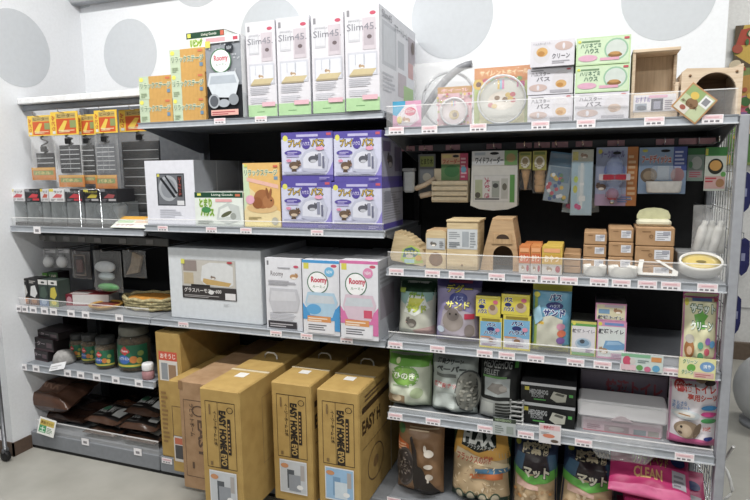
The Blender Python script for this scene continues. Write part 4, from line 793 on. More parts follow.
# slatted cream feeder
P = (0.1587, 0.1148, 1.0132, 0.1508); xc, w_, z, h_ = P
r = thing('hay_feeder', 'cream slatted hay feeder hanging with a colourful header card', 'feeder', (xc, .17, z), group=GR); CREAM = M('#d3c3a4', .5, var=.04)
for i in range(4): MB().cbox(-w_/2, w_/2, -.02, -.016, .004+i*h_*.11, .004+i*h_*.11+h_*.085, CREAM, .0015).build('slat', r)
MB().cbox(-w_/2, w_/2, .012, .02, 0, h_*.7, CREAM, .002).build('back_plate', r); MB().cbox(-w_/2, -w_/2+.005, -.016, .012, 0, h_*.44, CREAM, .001).cbox(-w_/2+.005, w_/2-.005, -.016, .012, 0, .004, CREAM, .001).cbox(w_/2-.005, w_/2, -.016, .012, 0, h_*.44, CREAM, .001).build('side_plate', r)
a = Art(1.2).rect(0, 0, 1, 1, '#5f8a52').rect(0, .6, 1, 1, '#d3b08a').text('フィーダー', .06, .62, .72, .8, '#c04a3a', .03).rect(.7, 0, 1, 1, '#c64a6c').ell(.4, .34, .28, .22, '#3f7a44').lines(.74, .1, .96, .9, 6, '#e6b9c4').ell(.84, .4, .1, .12, '#6aa4c0').ell(.55, .9, .12, .05, '#2a2a2a').rect(.04, .84, .4, .96, '#d6c27a')
MB().cbox(-w_*.28, w_*.46, .006, .009, h_*.45, h_, M('#5f8a52', .4), .0006).build('header_card', r); link('front_print', a.mesh('front_print', w_*.74, h_*.55, lambda u, v, o: (-w_*.28+u*w_*.74, .006-o, h_*.45+v*h_*.55)), r); hook(UR, xc, HZ, .395, .165)
# white wide feeder
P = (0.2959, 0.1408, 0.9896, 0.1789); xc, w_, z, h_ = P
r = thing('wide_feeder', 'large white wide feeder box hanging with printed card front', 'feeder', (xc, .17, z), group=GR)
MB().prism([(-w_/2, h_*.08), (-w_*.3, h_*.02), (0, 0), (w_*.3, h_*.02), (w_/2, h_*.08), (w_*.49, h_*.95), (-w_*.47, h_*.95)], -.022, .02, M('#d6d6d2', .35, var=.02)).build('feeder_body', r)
a = Art(.8).rect(.06, .14, .94, .6, '#c9cac8').rect(.08, .16, .92, .58, '#d3d3d2').text('大好き', .3, .2, .42, .56, '#b94a6a', .02, rot=-90).rect(.46, .22, .62, .5, '#a0a6a0').ell(.54, .42, .06, .04, '#4a4c4a').rect(.66, .2, .8, .54, '#b8b9b4').ell(.73, .4, .05, .06, '#6d6a60').rect(.84, .14, .94, .6, '#5c9a4c').rect(.1, .2, .26, .52, '#b0b89a').lines(.1, .18, .9, .24, 1, '#77777a').ell(.16, .26, .06, .05, '#57544c')
link('label_print', a.mesh('label_print', w_, h_, lambda u, v, o: (-w_/2+u*w_, -.022-o, v*h_)), r)
a = Art(4).rect(0, 0, 1, 1, '#cfd2d6').text('ワイドフィーダー', .08, .12, .7, .6, '#33363e', .03).rect(.72, 0, 1, 1, '#6f9a5a').ell(.86, .5, .1, .3, '#a08a5a').ell(.5, .82, .1, .1, '#1d1d1f').rect(.06, .7, .3, .9, '#a9b4c0')
MB().cbox(-w_*.47, w_*.49, -.026, -.023, h_*.76, h_, M('#cfd2d6', .4), .0006).build('header_card', r); link('front_print', a.mesh('front_print', w_*.96, h_*.24, lambda u, v, o: (-w_*.47+u*w_*.96, -.026-o, h_*.76+v*h_*.24)), r); hook(UR, xc, HZ, .395, .14)
# cones
def cone_pack(lab, P, straight):
    xc, w_, z, h_ = P; r = thing('snack_cone_pack', lab, 'snack', (xc, .18, z), group=GR); mb = MB()
    for k in range(4): 
        if straight: mb.lathe([(w_*.3, 0), (w_*.34, .002), (w_*.42, .018), (w_*.43, .02), (w_*.36, .021)], M('#c9a06c', .7, var=.1), 16, (0, .0, .004+k*.016))
        else: mb.lathe([(.003, 0), (w_*.4, .06), (w_*.42, .064), (w_*.3, .064)], M('#c9a06c', .7, var=.1), 16, (0, 0, k*.013))
    mb.build('cones', r)
    a = Art(1.1).rect(0, 0, 1, 1, '#a8a24e').ell(.5, .4, .38, .34, '#d6d3c4').ell(.5, .46, .24, .2, '#9a8a6a').rect(.1, .8, .9, .95, '#6b7a3a').text('コーン', .15, .1, .85, .3, '#6a4a20', .02)
    MB().cbox(-w_/2, w_/2, -.024, -.022, h_*.55, h_, M('#a8a24e', .4), .0005).build('header_card', r); link('front_print', a.mesh('front_print', w_, h_*.45, lambda u, v, o: (-w_/2+u*w_, -.024-o, h_*.55+v*h_*.45)), r)
    film_bag(r, w_*1.05, h_*.8, .05, 50+int(straight), 0, -.025); hook(UR, xc, HZ, .395, .13)
cone_pack('hanging pack with one pointed wafer cone beside the white wide feeder', (0.3861, 0.0350, 1.0508, 0.1128), False)
cone_pack('hanging pack of stacked flat-bottomed wafer cups', (0.4274, 0.0387, 1.0404, 0.1252), True)
# toy packs
a = Art(.6).rect(0, 0, 1, 1, '#8fa4b4').rect(0, .72, 1, 1, '#3f6a8a').rect(.1, .4, .9, .7, '#6f8aa0')
r_ = random.Random(9)
for i in range(26): a.ell(r_.uniform(.1, .9), r_.uniform(.05, .6), .08, .04, ('#c9586a', '#d9b84a', '#dfe3e6', '#5f8a6a', '#4a6aa0')[i % 5])
o = hung('toy_pack', 'dark blue hanging bag of small colourful toys, tilted', 'toy', (0.4730, 0.0702, 1.0159, 0.1455), .16, '#4a6a84', a, None, seed=60, unit=UR, grp=GR, hz=HZ); o.rotation_euler = (0, math.radians(8), 0)
a = Art(.35).rect(0, 0, 1, 1, '#a9c9dc').rect(0, .82, 1, 1, '#b9bcae').rect(.05, .84, .3, .97, '#c9c04a').critter(.6, .9, .1, '#8a6a50').rect(.3, .2, .62, .76, '#c3d6e0').rect(.42, .1, .56, .8, '#d9e2e6').ell(.2, .4, .1, .06, '#c9c83a').ell(.22, .55, .1, .05, '#b9d04a').rect(.38, .22, .68, .3, '#e6eaec').ell(.28, .14, .1, .04, '#d04a8a').ell(.4, .12, .1, .04, '#d04a8a').rect(.4, .46, .6, .5, '#e8ecee')
hung('brush_pack', 'long light blue hanging pack with white brush', 'brush', (0.5464, 0.0583, 0.9780, 0.1886), .15, '#a9c9dc', a, None, seed=61, unit=UR, grp=GR, hz=HZ)
a2 = Art(.35).rect(0, 0, 1, 1, '#9aaab0').rect(.1, .5, .9, .9, '#7a90a0').ell(.5, .15, .3, .06, '#c95a8a')
o = hung('brush_pack', 'greyish brush pack peeking out left behind the light blue one', 'brush', (0.5120, 0.0425, 0.9812, 0.1335), .2, '#9aaab0', a2, None, seed=62, unit=None, grp=GR); o.rotation_euler = (0, math.radians(6), 0)
o = hung('brush_pack', 'clear brush pack peeking out right behind the light blue one', 'brush', (0.5733, 0.0472, 0.9814, 0.1414), .21, '#8a989c', Art(.35).rect(0, 0, 1, 1, '#8a989c').rect(.2, .1, .8, .3, '#a9b4b8'), None, seed=63, unit=None, grp=GR); o.rotation_euler = (0, math.radians(-6), 0)
a = Art(.75).rect(0, 0, 1, 1, '#a8b2d0').rect(.75, 0, 1, 1, '#c47a3a').rect(0, 0, .75, .2, '#b9a0c0').lines(.78, .1, .97, .9, 9, '#e0b88a').text('サークルボトル', .1, .82, .68, .95, '#6a5a9a', .02).ell(.46, .6, .26, .16, '#7a8cc4').ell(.1, .93, .05, .04, '#d4c83a').ell(.5, .9, .1, .025, '#1d1d22').critter(.16, .32, .16, '#7a6458').lines(.55, .06, .9, .18, 3, '#6a8ac0')
def c(r, w_, h_):
    MB().lathe([(w_*.05, 0), (w_*.2, .006), (w_*.2, h_*.18), (w_*.12, h_*.22), (w_*.2, h_*.28), (w_*.2, h_*.6), (w_*.12, h_*.7), (w_*.02, h_*.72)], clear('bluebottle', .3, .1, (.55, .65, .9)), 20, (-w_*.05, -.012, h_*.12)).build('bottle_body', r)
    MB().cbox(-w_*.42, w_*.32, -.03, -.014, h_*.44, h_*.55, M('#d9cfd6', .35), .002).cbox(-w_*.32, w_*.22, -.034, -.03, h_*.45, h_*.54, M('#b92c44', .35), .002).build('clamp_band', r)
    MB().blob((-w_*.08, -.014, h_*.2), (w_*.16, .016, h_*.11), M('#b24a5e', .35), 16, 8).build('ball_cap', r); MB().lathe([(.004, 0), (.007, .004), (.007, .02)], CHROME, 12, (-w_*.08, -.016, .006)).build('nozzle', r)
hung('bottle_pack', 'water bottle pack with red clamp and an orange right edge', 'bottle', (0.6384, 0.1108, 1.0052, 0.1668), .17, '#a8b2d0', a, c, film=False, unit=UR, grp=GR, hz=HZ)
a = Art(1.1).rect(0, 0, 1, 1, '#8fa8c8').text('フードディッシュ', .06, .66, .68, .84, '#c0503c', .04, out='#e6d8d0', ow=.06).rect(.72, .5, 1, 1, '#4a5aa0').lines(.75, .55, .96, .95, 5, '#b9c0e0').ell(.22, .4, .18, .16, '#7a6a58').ell(.22, .4, .12, .1, '#a4927a').ell(.82, .4, .14, .16, '#b0868a').ell(.12, .93, .06, .03, '#c9c43a').ell(.55, .92, .1, .03, '#1d1d22').rect(.4, .3, .64, .6, '#b5c6d8')
def c(r, w_, h_): MB().lathe([(w_*.33, 0), (w_*.36, .004), (w_*.38, .03), (w_*.36, .032), (w_*.34, .008)], M('#e0ddd8', .3), 24, (w_*.03, -.008, .004), sy=.35).build('white_dish', r); MB().cbox(-.03, .03, -.022, .01, h_*.3, h_*.6, DOME, .006).build('blister', r)
hung('dish_pack', 'blue carded pack with white food dish on the hook bar', 'dish', (0.7570, 0.1203, 1.0397, 0.1293), .17, '#8fa8c8', a, c, film=False, unit=UR, grp=GR, hz=HZ)
a = Art(.6).rect(0, 0, 1, 1, '#8fa49a').rect(0, .8, 1, 1, '#3f7a4c').ell(.55, .55, .32, .2, '#c3c7c4').ell(.2, .5, .12, .1, '#5f9a6a').rect(.1, .1, .9, .34, '#b0a0a4').lines(.15, .12, .85, .3, 3, '#c0606c')
hung('dish_pack', 'small grey green carded pack left of the green topped pack', 'dish', (0.8436, 0.0418, 1.0746, 0.0905), .2, '#8fa49a', a, None, film=False, unit=UR, grp=GR, hz=HZ)
a = Art(.55).rect(0, 0, 1, 1, '#c9cfc4').rect(0, .8, 1, 1, '#3f8a44').rect(0, .82, .12, .97, '#c9c83a').ell(.5, .56, .36, .18, '#2f3028').ell(.5, .58, .28, .12, '#cf9a4a').rect(.02, .05, .98, .34, '#d0a8a4').lines(.05, .2, .6, .34, 2, '#c0404a').ell(.75, .18, .2, .1, '#a87c54').ell(.88, .38, .12, .06, '#5fa44c')
o = hung('snack_pack', 'green topped carded pack with an orange round window', 'snack', (0.8786, 0.0495, 1.0499, 0.1144), .12, '#c9cfc4', a, None, film=False, unit=UR, grp=GR, hz=HZ)
# clear bag of white bottles hung on the wire mesh
P = (0.8753, 0.0829, 0.8739, 0.1378); xc, w_, z, h_ = P
r = thing('bottle_bag', 'clear bag of white plastic bottles hanging at the wire mesh end', 'bottle', (xc, .14, z)); 
for i in range(4): MB().lathe([(.002, 0), (.011, .004), (.012, h_*.45), (.012, h_*.52), (.007, h_*.58), (.007, h_*.66), (.002, h_*.67)], M('#d3d2cd', .35), 14).build('bottle', r).matrix_local = Matrix.Translation((-w_*.36+i*w_*.23, .0+.006*(i % 2), .006)) @ Matrix.Rotation(math.radians(12), 4, 'Y')
film_bag(r, w_, h_, .045, 70, 0, -.022, clear('bagfilm', .22, .12, bump=1.0, scale=18)); hook(UR, xc, z+h_-.008, .395, .12)

# ================================================================ RIGHT BAY, SECOND SHELF
BW = M('#c9b48a', .6, var=.07, scale=14, stretch=(1, 1, 10), dirt='#b59c70'); BWD = M('#b3936a', .65, var=.08, scale=14, stretch=(10, 1, 1), dirt='#9a7a52')
r = thing('wooden_bridge', 'fan shaped pale wooden climbing piece with a colourful label', 'pet toy', (.05, .055, .8236)); 
poly = [(-.055, .03), (-.05, .014), (.05, 0), (.066, .01)]
for i in range(9): q = i/8; poly += [(.066-.1*q, .03+.068*math.sin(q*PI/2)), (.062-.1*q, .038+.066*math.sin(q*PI/2))]
MB().prism(poly, 0, .07, BW).build('wooden_body', r)
a = Art(1.3); a.poly([(.02, .2), (.1, .75), (.45, 1), (.8, .8), (.98, .1), (.3, 0)], '#a9c24a'); a.poly([(.1, .35), (.2, .8), (.5, .9), (.78, .65), (.7, .4)], '#4a6a7a'); a.text('かじり木', .2, .5, .72, .74, '#d9d04a', .03); a.rect(.18, .08, .6, .26, '#a9cbd0'); a.ell(.78, .34, .14, .16, '#c99a3a'); a.ell(.4, .42, .16, .1, '#c4b9a4')
link('label_print', a.mesh('label_print', .075, .06, lambda u, v, o: (-.022+u*.075, -o, .004+v*.06)), r)
P = (0.1470, 0.0615, 0.8236, 0.1130); xc, w_, z, h_ = P
r = thing('wooden_nest_box', 'small pale wooden nest box with a round hole', 'pet house', (xc, .03, z)); cb = MB().cbox(-w_/2, w_/2, .006, .1, 0, h_, BWD, .002).build('box_body', r)
pl = [(-w_/2, 0), (w_/2, 0), (w_/2, h_*.96), (w_*.3, h_), (-w_*.3, h_), (-w_/2, h_*.92)]; MB().prism(pl, 0, .006, BW).build('front_panel', r)
MB().prism([(w_*.34*math.cos(2*PI*i/24), h_*.24+w_*.34*math.sin(2*PI*i/24)) for i in range(24)], -.0008, .001, M('#7d5a3a', .8, var=.1)).build('entrance_hole', r)
a = Art(1.7).rect(0, 0, 1, 1, '#a8acb0').rect(.04, .06, .96, .94, '#b9bdc0').critter(.4, .45, .5, '#6a6660').lines(.7, .2, .94, .8, 4, '#77797c'); link('label_print', a.mesh('label_print', w_*.92, h_*.3, lambda u, v, o: (-w_*.46+u*w_*.92, -.0009-o, h_*.5+v*h_*.3)), r)
P = (0.2278, 0.0919, 0.8236, 0.1463); xc, w_, z, h_ = P
r = thing('wooden_house_box', 'tall pale wooden block house with a wide white label', 'pet house', (xc, .02, z)); MB().cbox(-w_/2, w_/2, 0, .1, 0, h_-.006, BW, .002).build('box_body', r); MB().cbox(-w_/2-.001, w_/2+.004, -.002, .104, h_-.006, h_, BW, .001).build('lid', r)
a = Art(1.7).rect(0, 0, 1, 1, '#b4b8bc').rect(.02, .04, .98, .96, '#c3c7ca').lines(.06, .5, .45, .9, 4, '#8f9498').rect(.5, .12, .72, .88, '#9aa0a6').lines(.76, .1, .96, .9, 6, '#8f9498').lines(.06, .1, .45, .4, 3, '#7f858a'); link('label_print', a.mesh('label_print', w_*.96, h_*.4, lambda u, v, o: (-w_*.48+u*w_*.96, -o, h_*.42+v*h_*.4)), r)
MB().blob((0, -.001, h_*.1), (.003, .002, .003), M('#8a6a40', .6), 8, 6).build('peg', r)
P = (0.3340, 0.1132, 0.8236, 0.1451); xc, w_, z, h_ = P
r = thing('wooden_slant_house', 'tapered brown wooden house with an arched doorway', 'pet house', (xc, .04, z)); TW = M('#b7976e', .65, var=.06, scale=14, stretch=(1, 1, 10), dirt='#a5855e')
MB().prism(arch(w_, h_, .008, w_*.5, h_*.5, [(w_*.4, h_*.55), (w_*.3, h_), (-w_*.22, h_), (-w_*.4, h_*.45)]), 0, .008, TW).build('front_panel', r)
MB().prism([(-w_*.22, h_*.54), (w_*.3, h_*.54), (w_*.26, h_*.74), (-w_*.18, h_*.74)], -.003, 0, BWD).build('slot_panel', r)
MB().prism([(-w_*.1+.2*w_*(1-math.cos(PI*i/12))/1.25-.0*w_, h_*.64+h_*.09*math.sin(PI*i/12)) for i in range(13)], -.0036, -.0029, M('#3c2a1c', .8)).build('vent', r)
MB().prism([(-w_/2, 0), (-w_*.4, h_*.45), (-w_*.22, h_), (-w_*.22+.006, h_), (-w_*.4+.006, h_*.45), (-w_/2+.006, 0)], .008, .11, TW).build('side_panel', r); MB().prism([(w_/2, 0), (w_*.4, h_*.55), (w_*.3, h_), (w_*.3-.006, h_), (w_*.4-.006, h_*.55), (w_/2-.006, 0)], .008, .11, TW).build('side_panel', r)
MB().prism([(-w_/2+.008, 0), (w_/2-.008, 0), (w_*.38, h_*.55), (w_*.28, h_*.98), (-w_*.2, h_*.98), (-w_*.38, h_*.45)], .1, .108, WOODDK).build('back_panel', r); MB().cbox(-w_*.22, w_*.3, .008, .11, h_, h_+.006, TW, .001).build('roof_panel', r)
def art_snack(c, c2): return Art(.9).rect(0, 0, 1, 1, c).rect(0, .0, 1, .36, '#cfcac6').rect(.06, .4, .94, .72, c2).text('おやつ', .12, .44, .84, .68, '#e9dcc4', .03).critter(.4, .18, .22, '#a48a70').rect(.08, .78, .9, .92, '#e2a06a').ell(.8, .2, .12, .12, '#b0505a')
g = 'small orange and yellow snack boxes on the second shelf'
for lab, P, yf, c, c2 in (('small orange snack box in front next to the tapered wooden house', (0.4054, 0.0298, 0.8236, 0.0777), .012, '#cf7a3a', '#c85a2c'), ('small orange snack box, second beside the yellow one', (0.4359, 0.0279, 0.8236, 0.0787), .012, '#d08440', '#c4602c'), ('small orange snack box set behind the front orange pair', (0.4206, 0.0476, 0.8236, 0.0767), .08, '#cf7a3a', '#c85a2c'), ('small yellow snack box in front of kraft boxes', (0.4788, 0.0526, 0.8236, 0.0787), .012, '#cfae3a', '#c4982c'), ('small yellow snack box behind the front yellow one', (0.4814, 0.0464, 0.8236, 0.0781), .08, '#cfae3a', '#c4982c')):
    carton('snack_box', lab, 'box', P, yf, .06, c, art_snack(c, c2), group=g, b=.0015)
def art_kraft(lbl): 
    a = Art(1.4).ell(.14, .7, .0, .0, '#8a6642').lines(.16, .74, .5, .84, 1, '#7a5a38')
    if lbl: a.rect(.5, .3, .9, .82, '#d3d4da'); a.lines(.54, .36, .86, .76, 4, '#8d8f98', fill=.4); a.rect(.7, .6, .88, .78, '#9a9ca8')
    return a
KC = M('#a9845c', .75, var=.05, scale=30, dirt='#98744c'); g = 'plain kraft boxes stacked on the second shelf'
cols = (((0.5062, 0.5547), 3, .018, False, 'short left'), ((0.5573, 0.6187), 3, .034, True, 'second'), ((0.6212, 0.6858), 3, .0385, True, 'third'))
names3 = ('bottom', 'middle', 'top')
for (xx, n, h_, lbl, nm), z00 in zip(cols, (.8236, .8236, .8236)):
    xa, xb = xx; 
    z0 = z00+ (.012 if nm != 'short left' else .006)
    if nm != 'short left': carton('kraft_box', 'thin flat kraft box under the %s kraft column' % nm, 'box', ((xa+xb)/2, xb-xa, z00, .0115), .05, .12, KC, group=g)
    else: z0 = z00
    for i in range(n):
        carton('kraft_box', '%s kraft box of the %s column on the second shelf' % (names3[i], nm), 'box', ((xa+xb)/2+random.uniform(-.001, .001), xb-xa-.003, z0+i*(h_+.0008), h_), .05+random.uniform(0, .004), .12, KC, art_kraft(lbl), group=g)
xa, xb = (0.6883, 0.7829)
z0 = .8236
for lab, hh in (('bottom wide kraft box under the white topped feeding dish', .033), ('middle wide kraft box of the right column', .048), ('top wide kraft box carrying the cream dish', .05)):
    carton('kraft_box', lab, 'box', ((xa+xb)/2, xb-xa-.002, z0, hh), .05, .13, KC, art_kraft(True).ring(.4, .52, .05, .1, .3, '#7a5a38'), group=g); z0 += hh+.0008
r = thing('corner_dish', 'cream scalloped dish standing on the top wide kraft box', 'dish', ((xa+xb)/2-.002, .07, z0+.0006)); CR = M('#d0ccb0', .35, var=.03)
MB().cbox(-.042, .042, 0, .05, 0, .018, CR, .006).build('dish_base', r)
MB().prism([(-.041, .018), (.041, .018), (.041, .028), (.035, .04), (.02, .046), (0, .048), (-.02, .046), (-.035, .04), (-.041, .028)], .03, .038, M('#b9b890', .35)).build('dish_back', r)
def dish(lab, x, y, rx, ry, h, mat, fill=None, name='pet_dish', rz=0):
    r = thing(name, lab, 'dish', (x, y, .8236), rz)
    MB().lathe([(rx*.86, 0), (rx*.95, .003), (rx, h*.8), (rx*.98, h), (rx*.9, h), (rx*.86, h*.7), (rx*.3, h*.45), (.002, h*.42)], mat, 32, sy=ry/rx).build('dish_body', r)
    if fill: MB().lathe([(rx*.9, h*.86), (rx*.5, h*.9), (.002, h*.9)], fill, 28, sy=ry/rx).build('dish_glaze', r)
    return r
WC = M('#dcdad4', .25, var=.02)
dish('small round white ceramic dish at the shelf front', (0.5894,)[0], .032, .03, .022, .03, WC)
dish('white oval ceramic dish with a sloped rim, right of the small round one', (0.6595,)[0], .032, .037, .024, .03, WC)
r = thing('corner_dish', 'white triangular corner dish propped up on the second shelf', 'dish', ((0.7416,)[0], .036, .832), tilt=-20)
tri = [(-.044, 0), (.05, 0), (.052, .012), (-.026, .062), (-.038, .06), (-.046, .012)]; tin = [(x*.74+.0, .006+z*.72) for x, z in tri]
n = len(tri); vs = [(x, 0, z) for x, z in tri]+[(x, 0, z) for x, z in tin]+[(x, .02, z) for x, z in tri]+[(x, .014, z) for x, z in tin]; fs = []
for i in range(n): j = (i+1) % n; fs += [(i, j, n+j, n+i), (n+i, n+j, 3*n+j, 3*n+i), (i, 2*n+i, 2*n+j, j)]
fs += [tuple(range(3*n, 4*n)), tuple(reversed(range(2*n, 3*n)))]
MB().add(vs, fs, WC).build('dish_body', r); link('dish_print', Art(1.2).rect(.0, .0, 1, 1, '#b9b2b0').lines(.05, .1, .9, .9, 4, '#a9888c').mesh('dish_print', .03, .022, lambda u, v, o: (-.028+u*.035, .014-o, .014+v*.022)), r)
rd = dish('low white dish with a yellow inside next to the wire mesh', (0.8453,)[0], .05, .052, .036, .036, WC, M('#c9b25e', .3, var=.03)); rd.rotation_euler.x = math.radians(32); rd.location.z += .021; rd.location.y += .012
MB().blob((0, -.002, .033), (.012, .006, .0008), M('#7a6a2e', .5), 12, 6).build('dish_print', rd)
carton('dish_box', 'flat grey box lying behind the yellow dish', 'box', (0.8432, 0.0921, 0.8236, 0.0625), .1, .1, '#9a9c9e', None)

# ================================================================ RIGHT BAY, THIRD SHELF
Z3 = .5976
a = Art(.78); a.rect(0, .0, 1, .7, '#c3c4b4'); a.rect(0, .72, 1, 1, '#1c3a24'); a.poly([(0, .62), (0, .76), (1, .76), (1, .66), (.5, .48)], '#8cb0a8'); a.poly([(.22, .42), (.36, .72), (.75, .7), (.9, .5), (.55, .36)], '#dfe2da'); a.poly([(.34, .5), (.36, .66), (.78, .66), (.58, .46)], '#c9cc2e'); a.text('デザート', .34, .66, .74, .76, '#8fb82e', .03, out='#2f5a20', ow=.05); a.text('サンド', .3, .42, .82, .54, '#b9c83a', .03, out='#7f9a3a', ow=.05); a.critter(.46, .24, .2, '#6a645c', '#8f8a80'); a.poly([(.6, .05), (.5, .12), (1, .2), (1, .05)], '#b99a94'); a.rect(.03, .74, .22, .82, '#9ab03a'); a.lines(.1, .02, .9, .06, 1, '#7a8a6a')
bag('sand_bag', 'green and white sand bag with yellow lettering at left of third shelf', 'bag', (0.0751, 0.1208, 0.5976, 0.1805), .03, .1, '#b5bab0', a, tilt=-6, seed=81, flare=.05)
a = Art(.75); a.rect(0, 0, 1, 1, '#8f87ae'); a.rect(0, .84, 1, 1, '#4b4278'); a.rect(.28, .9, .8, .94, '#b04a6a'); a.text('デグー', .25, .76, .82, .88, '#c9c03a', .03, out='#2a2450', ow=.06); a.ell(.54, .68, .2, .09, '#38428c'); a.text('バス', .42, .64, .66, .72, '#8f9ad0', .02); a.text('サンド', .28, .53, .8, .64, '#e2dc5a', .03, out='#4a4470', ow=.06)
a.poly([(.12, .12), (.2, .5), (.5, .54), (.88, .46), (.92, .12), (.5, .06)], '#a9a0ac'); a.ell(.44, .34, .24, .16, '#8f857f'); a.ell(.44, .44, .14, .1, '#7a706c'); a.ell(.3, .54, .06, .04, '#7a706c'); a.ell(.6, .54, .06, .04, '#7a706c'); a.ell(.38, .45, .02, .015, '#1a1614'); a.ell(.52, .45, .02, .015, '#1a1614'); a.rect(.7, .38, .9, .46, '#b8304c'); a.ell(.8, .2, .1, .1, '#857a78'); a.ell(.16, .2, .1, .05, '#c3d0e0'); a.rect(0, 0, 1, .06, '#6a6298')
bag('sand_bag', 'purple sand bag with a grey rodent picture on third shelf', 'bag', (0.2101, 0.1378, 0.5976, 0.1957), .012, .1, '#8f87ae', a, tilt=-4, seed=82, flare=.03)
def art_yel(): return Art(1.25).rect(0, 0, 1, 1, '#cfc02c').text('バス', .1, .6, .4, .85, '#27306c', .05, out='#e9e6dc', ow=.05).ell(.24, .48, .12, .1, '#27306c').text('ハウス', .08, .16, .46, .38, '#27306c', .05, out='#e9e6dc', ow=.05).ell(.7, .36, .2, .24, '#b9a48c').ell(.68, .46, .12, .14, '#8a6a4c').rect(.06, .92, .9, .97, '#e2d86a').ell(.8, .72, .1, .1, '#c9607a')
def art_blu(): return Art(.72).rect(0, 0, 1, 1, '#cfc02c').rect(.03, .2, .97, .86, '#6fa8cc').rect(.03, .06, .97, .34, '#cfd0d6').text('バス', .3, .7, .74, .82, '#27306c', .05, out='#e9ecf2', ow=.05).ell(.5, .62, .17, .07, '#27306c').text('ハウス', .2, .44, .82, .56, '#27306c', .05, out='#e9ecf2', ow=.05).ell(.55, .28, .22, .1, '#b7b3c0').ell(.52, .26, .12, .06, '#8a6444').lines(.1, .08, .8, .16, 2, '#9a7aa0').rect(.1, .89, .9, .96, '#8a7a1e').ell(.8, .6, .1, .06, '#d98aa4').rect(.06, .34, .5, .38, '#cf8a5a')
g = 'yellow and blue bath house boxes'
for lab, P, ar in (('blue and yellow bath house box next to the purple sand bag', (0.3136, 0.0649, 0.5976, 0.0910), art_blu), ('blue and yellow bath house box next to the tall bath sand pouch', (0.3873, 0.0768, 0.5976, 0.1025), art_blu), ('small yellow box on top of the left bath house box', (0.3050, 0.0705, 0.6890, 0.0621), art_yel), ('small yellow box on top of the right bath house box', (0.3822, 0.0780, 0.7008, 0.0596), art_yel)):
    carton('bath_house_box', lab, 'box', P, .02, .11, '#cfc02c', ar(), group=g, top=Art().rect(0, 0, 1, 1, '#4a4a52'))
a = Art(.58); a.rect(0, 0, 1, 1, '#5f9cba'); a.rect(0, .9, 1, 1, '#b9b430'); a.rect(0, 0, 1, .12, '#b0ac3c'); a.rect(.06, .08, .14, .88, '#8fa84a'); a.text('バス', .44, .76, .76, .86, '#27306c', .05, out='#d9dfe8', ow=.06); a.ell(.58, .69, .22, .055, '#27306c'); a.text('ハウス', .46, .67, .72, .71, '#b9c4e0', .02); a.text('サンド', .3, .54, .86, .64, '#27306c', .05, out='#d9dfe8', ow=.06)
a.poly([(.14, .12), (.14, .5), (.5, .56), (.8, .5), (.8, .12)], '#b9b8a8'); a.rect(.12, .42, .32, .46, '#d9b92e'); a.text('細かい', .13, .425, .3, .455, '#a02c2c', .02); a.ell(.76, .4, .11, .05, '#c98aa4'); a.ell(.78, .3, .11, .05, '#c96a4a'); a.ell(.76, .2, .11, .05, '#7a5a9a'); a.ell(.12, .84, .08, .04, '#cfc83a'); a.lines(.2, .03, .85, .09, 2, '#5a5a3a'); a.poly([(0, .6), (.2, .7), (.3, .5), (.1, .4)], '#8fb8cc')
bag('sand_bag', 'tall blue and yellow bath sand pouch in the middle of third shelf', 'bag', (0.4803, 0.1058, 0.5976, 0.1929), .01, .06, '#5f9cba', a, tilt=-3, seed=83, seal=.05, flare=.02, pk=.5)
def art_toilet(c1, c2): return Art(.7).rect(0, 0, 1, 1, c1).rect(.04, .1, .96, .86, '#d3d0d4').rect(0, .86, 1, .93, c2).ell(.12, .93, .07, .05, '#cfc83a').text('快適トイレ', .06, .66, .94, .78, '#77707c', .03, out='#ecebee', ow=.06).ell(.5, .36, .32, .16, '#a9bccc').ell(.5, .38, .24, .1, '#7a9ab4').ell(.46, .42, .1, .06, '#4a5058').rect(.06, .02, .94, .1, c2)
carton('toilet_box', 'small green and yellow pet toilet box on third shelf', 'box', (0.5670, 0.0656, 0.5976, 0.0982), .024, .1, '#b9b84a', art_toilet('#c3bc5a', '#5a9a4a').lines(.6, .12, .9, .24, 2, '#9a7aa4'), top=Art().rect(0, 0, 1, 1, '#3a3c38'))
ap = Art(.8).rect(0, 0, 1, 1, '#c98aac').rect(.04, .05, .96, .86, '#ccd2d0').rect(.25, .89, .9, .96, '#6a8ac0').ell(.1, .92, .07, .05, '#cfc83a').text('快適トイレ', .05, .66, .92, .8, '#4a4c54', .04, out='#e6e8e8', ow=.06).poly([(.22, .28), (.3, .48), (.75, .5), (.95, .42), (.95, .28), (.5, .22)], '#6a9ac4').poly([(.32, .36), (.38, .46), (.74, .47), (.88, .4)], '#8fb4d4').critter(.26, .2, .22, '#a48464').rect(.5, .05, .96, .16, '#c3a0b8').lines(.54, .07, .9, .14, 2, '#8a6a8a')
carton('toilet_box', 'pink edged pet toilet box with a blue tray picture, lower one', 'box', (0.6386, 0.0734, 0.5976, 0.1048), .02, .11, '#c98aac', ap, group='pink pet toilet boxes')
carton('toilet_box', 'small pink edged toilet box standing on the lower pink one', 'box', (0.6344, 0.0773, 0.7024, 0.0487), .022, .11, '#c98aac', Art(1.5).rect(0, 0, 1, 1, '#c98aac').rect(.04, .08, .96, .92, '#cdc6a4').rect(.1, .4, .46, .66, '#6f94b4').critter(.75, .56, .36, '#a07a58').text('快適トイレ', .08, .1, .92, .32, '#4a4c54', .04, out='#e6e8e8', ow=.06).rect(.3, .78, .9, .9, '#b8a8b8'), group='pink pet toilet boxes', top=Art().rect(0, 0, 1, 1, '#3c383c'))
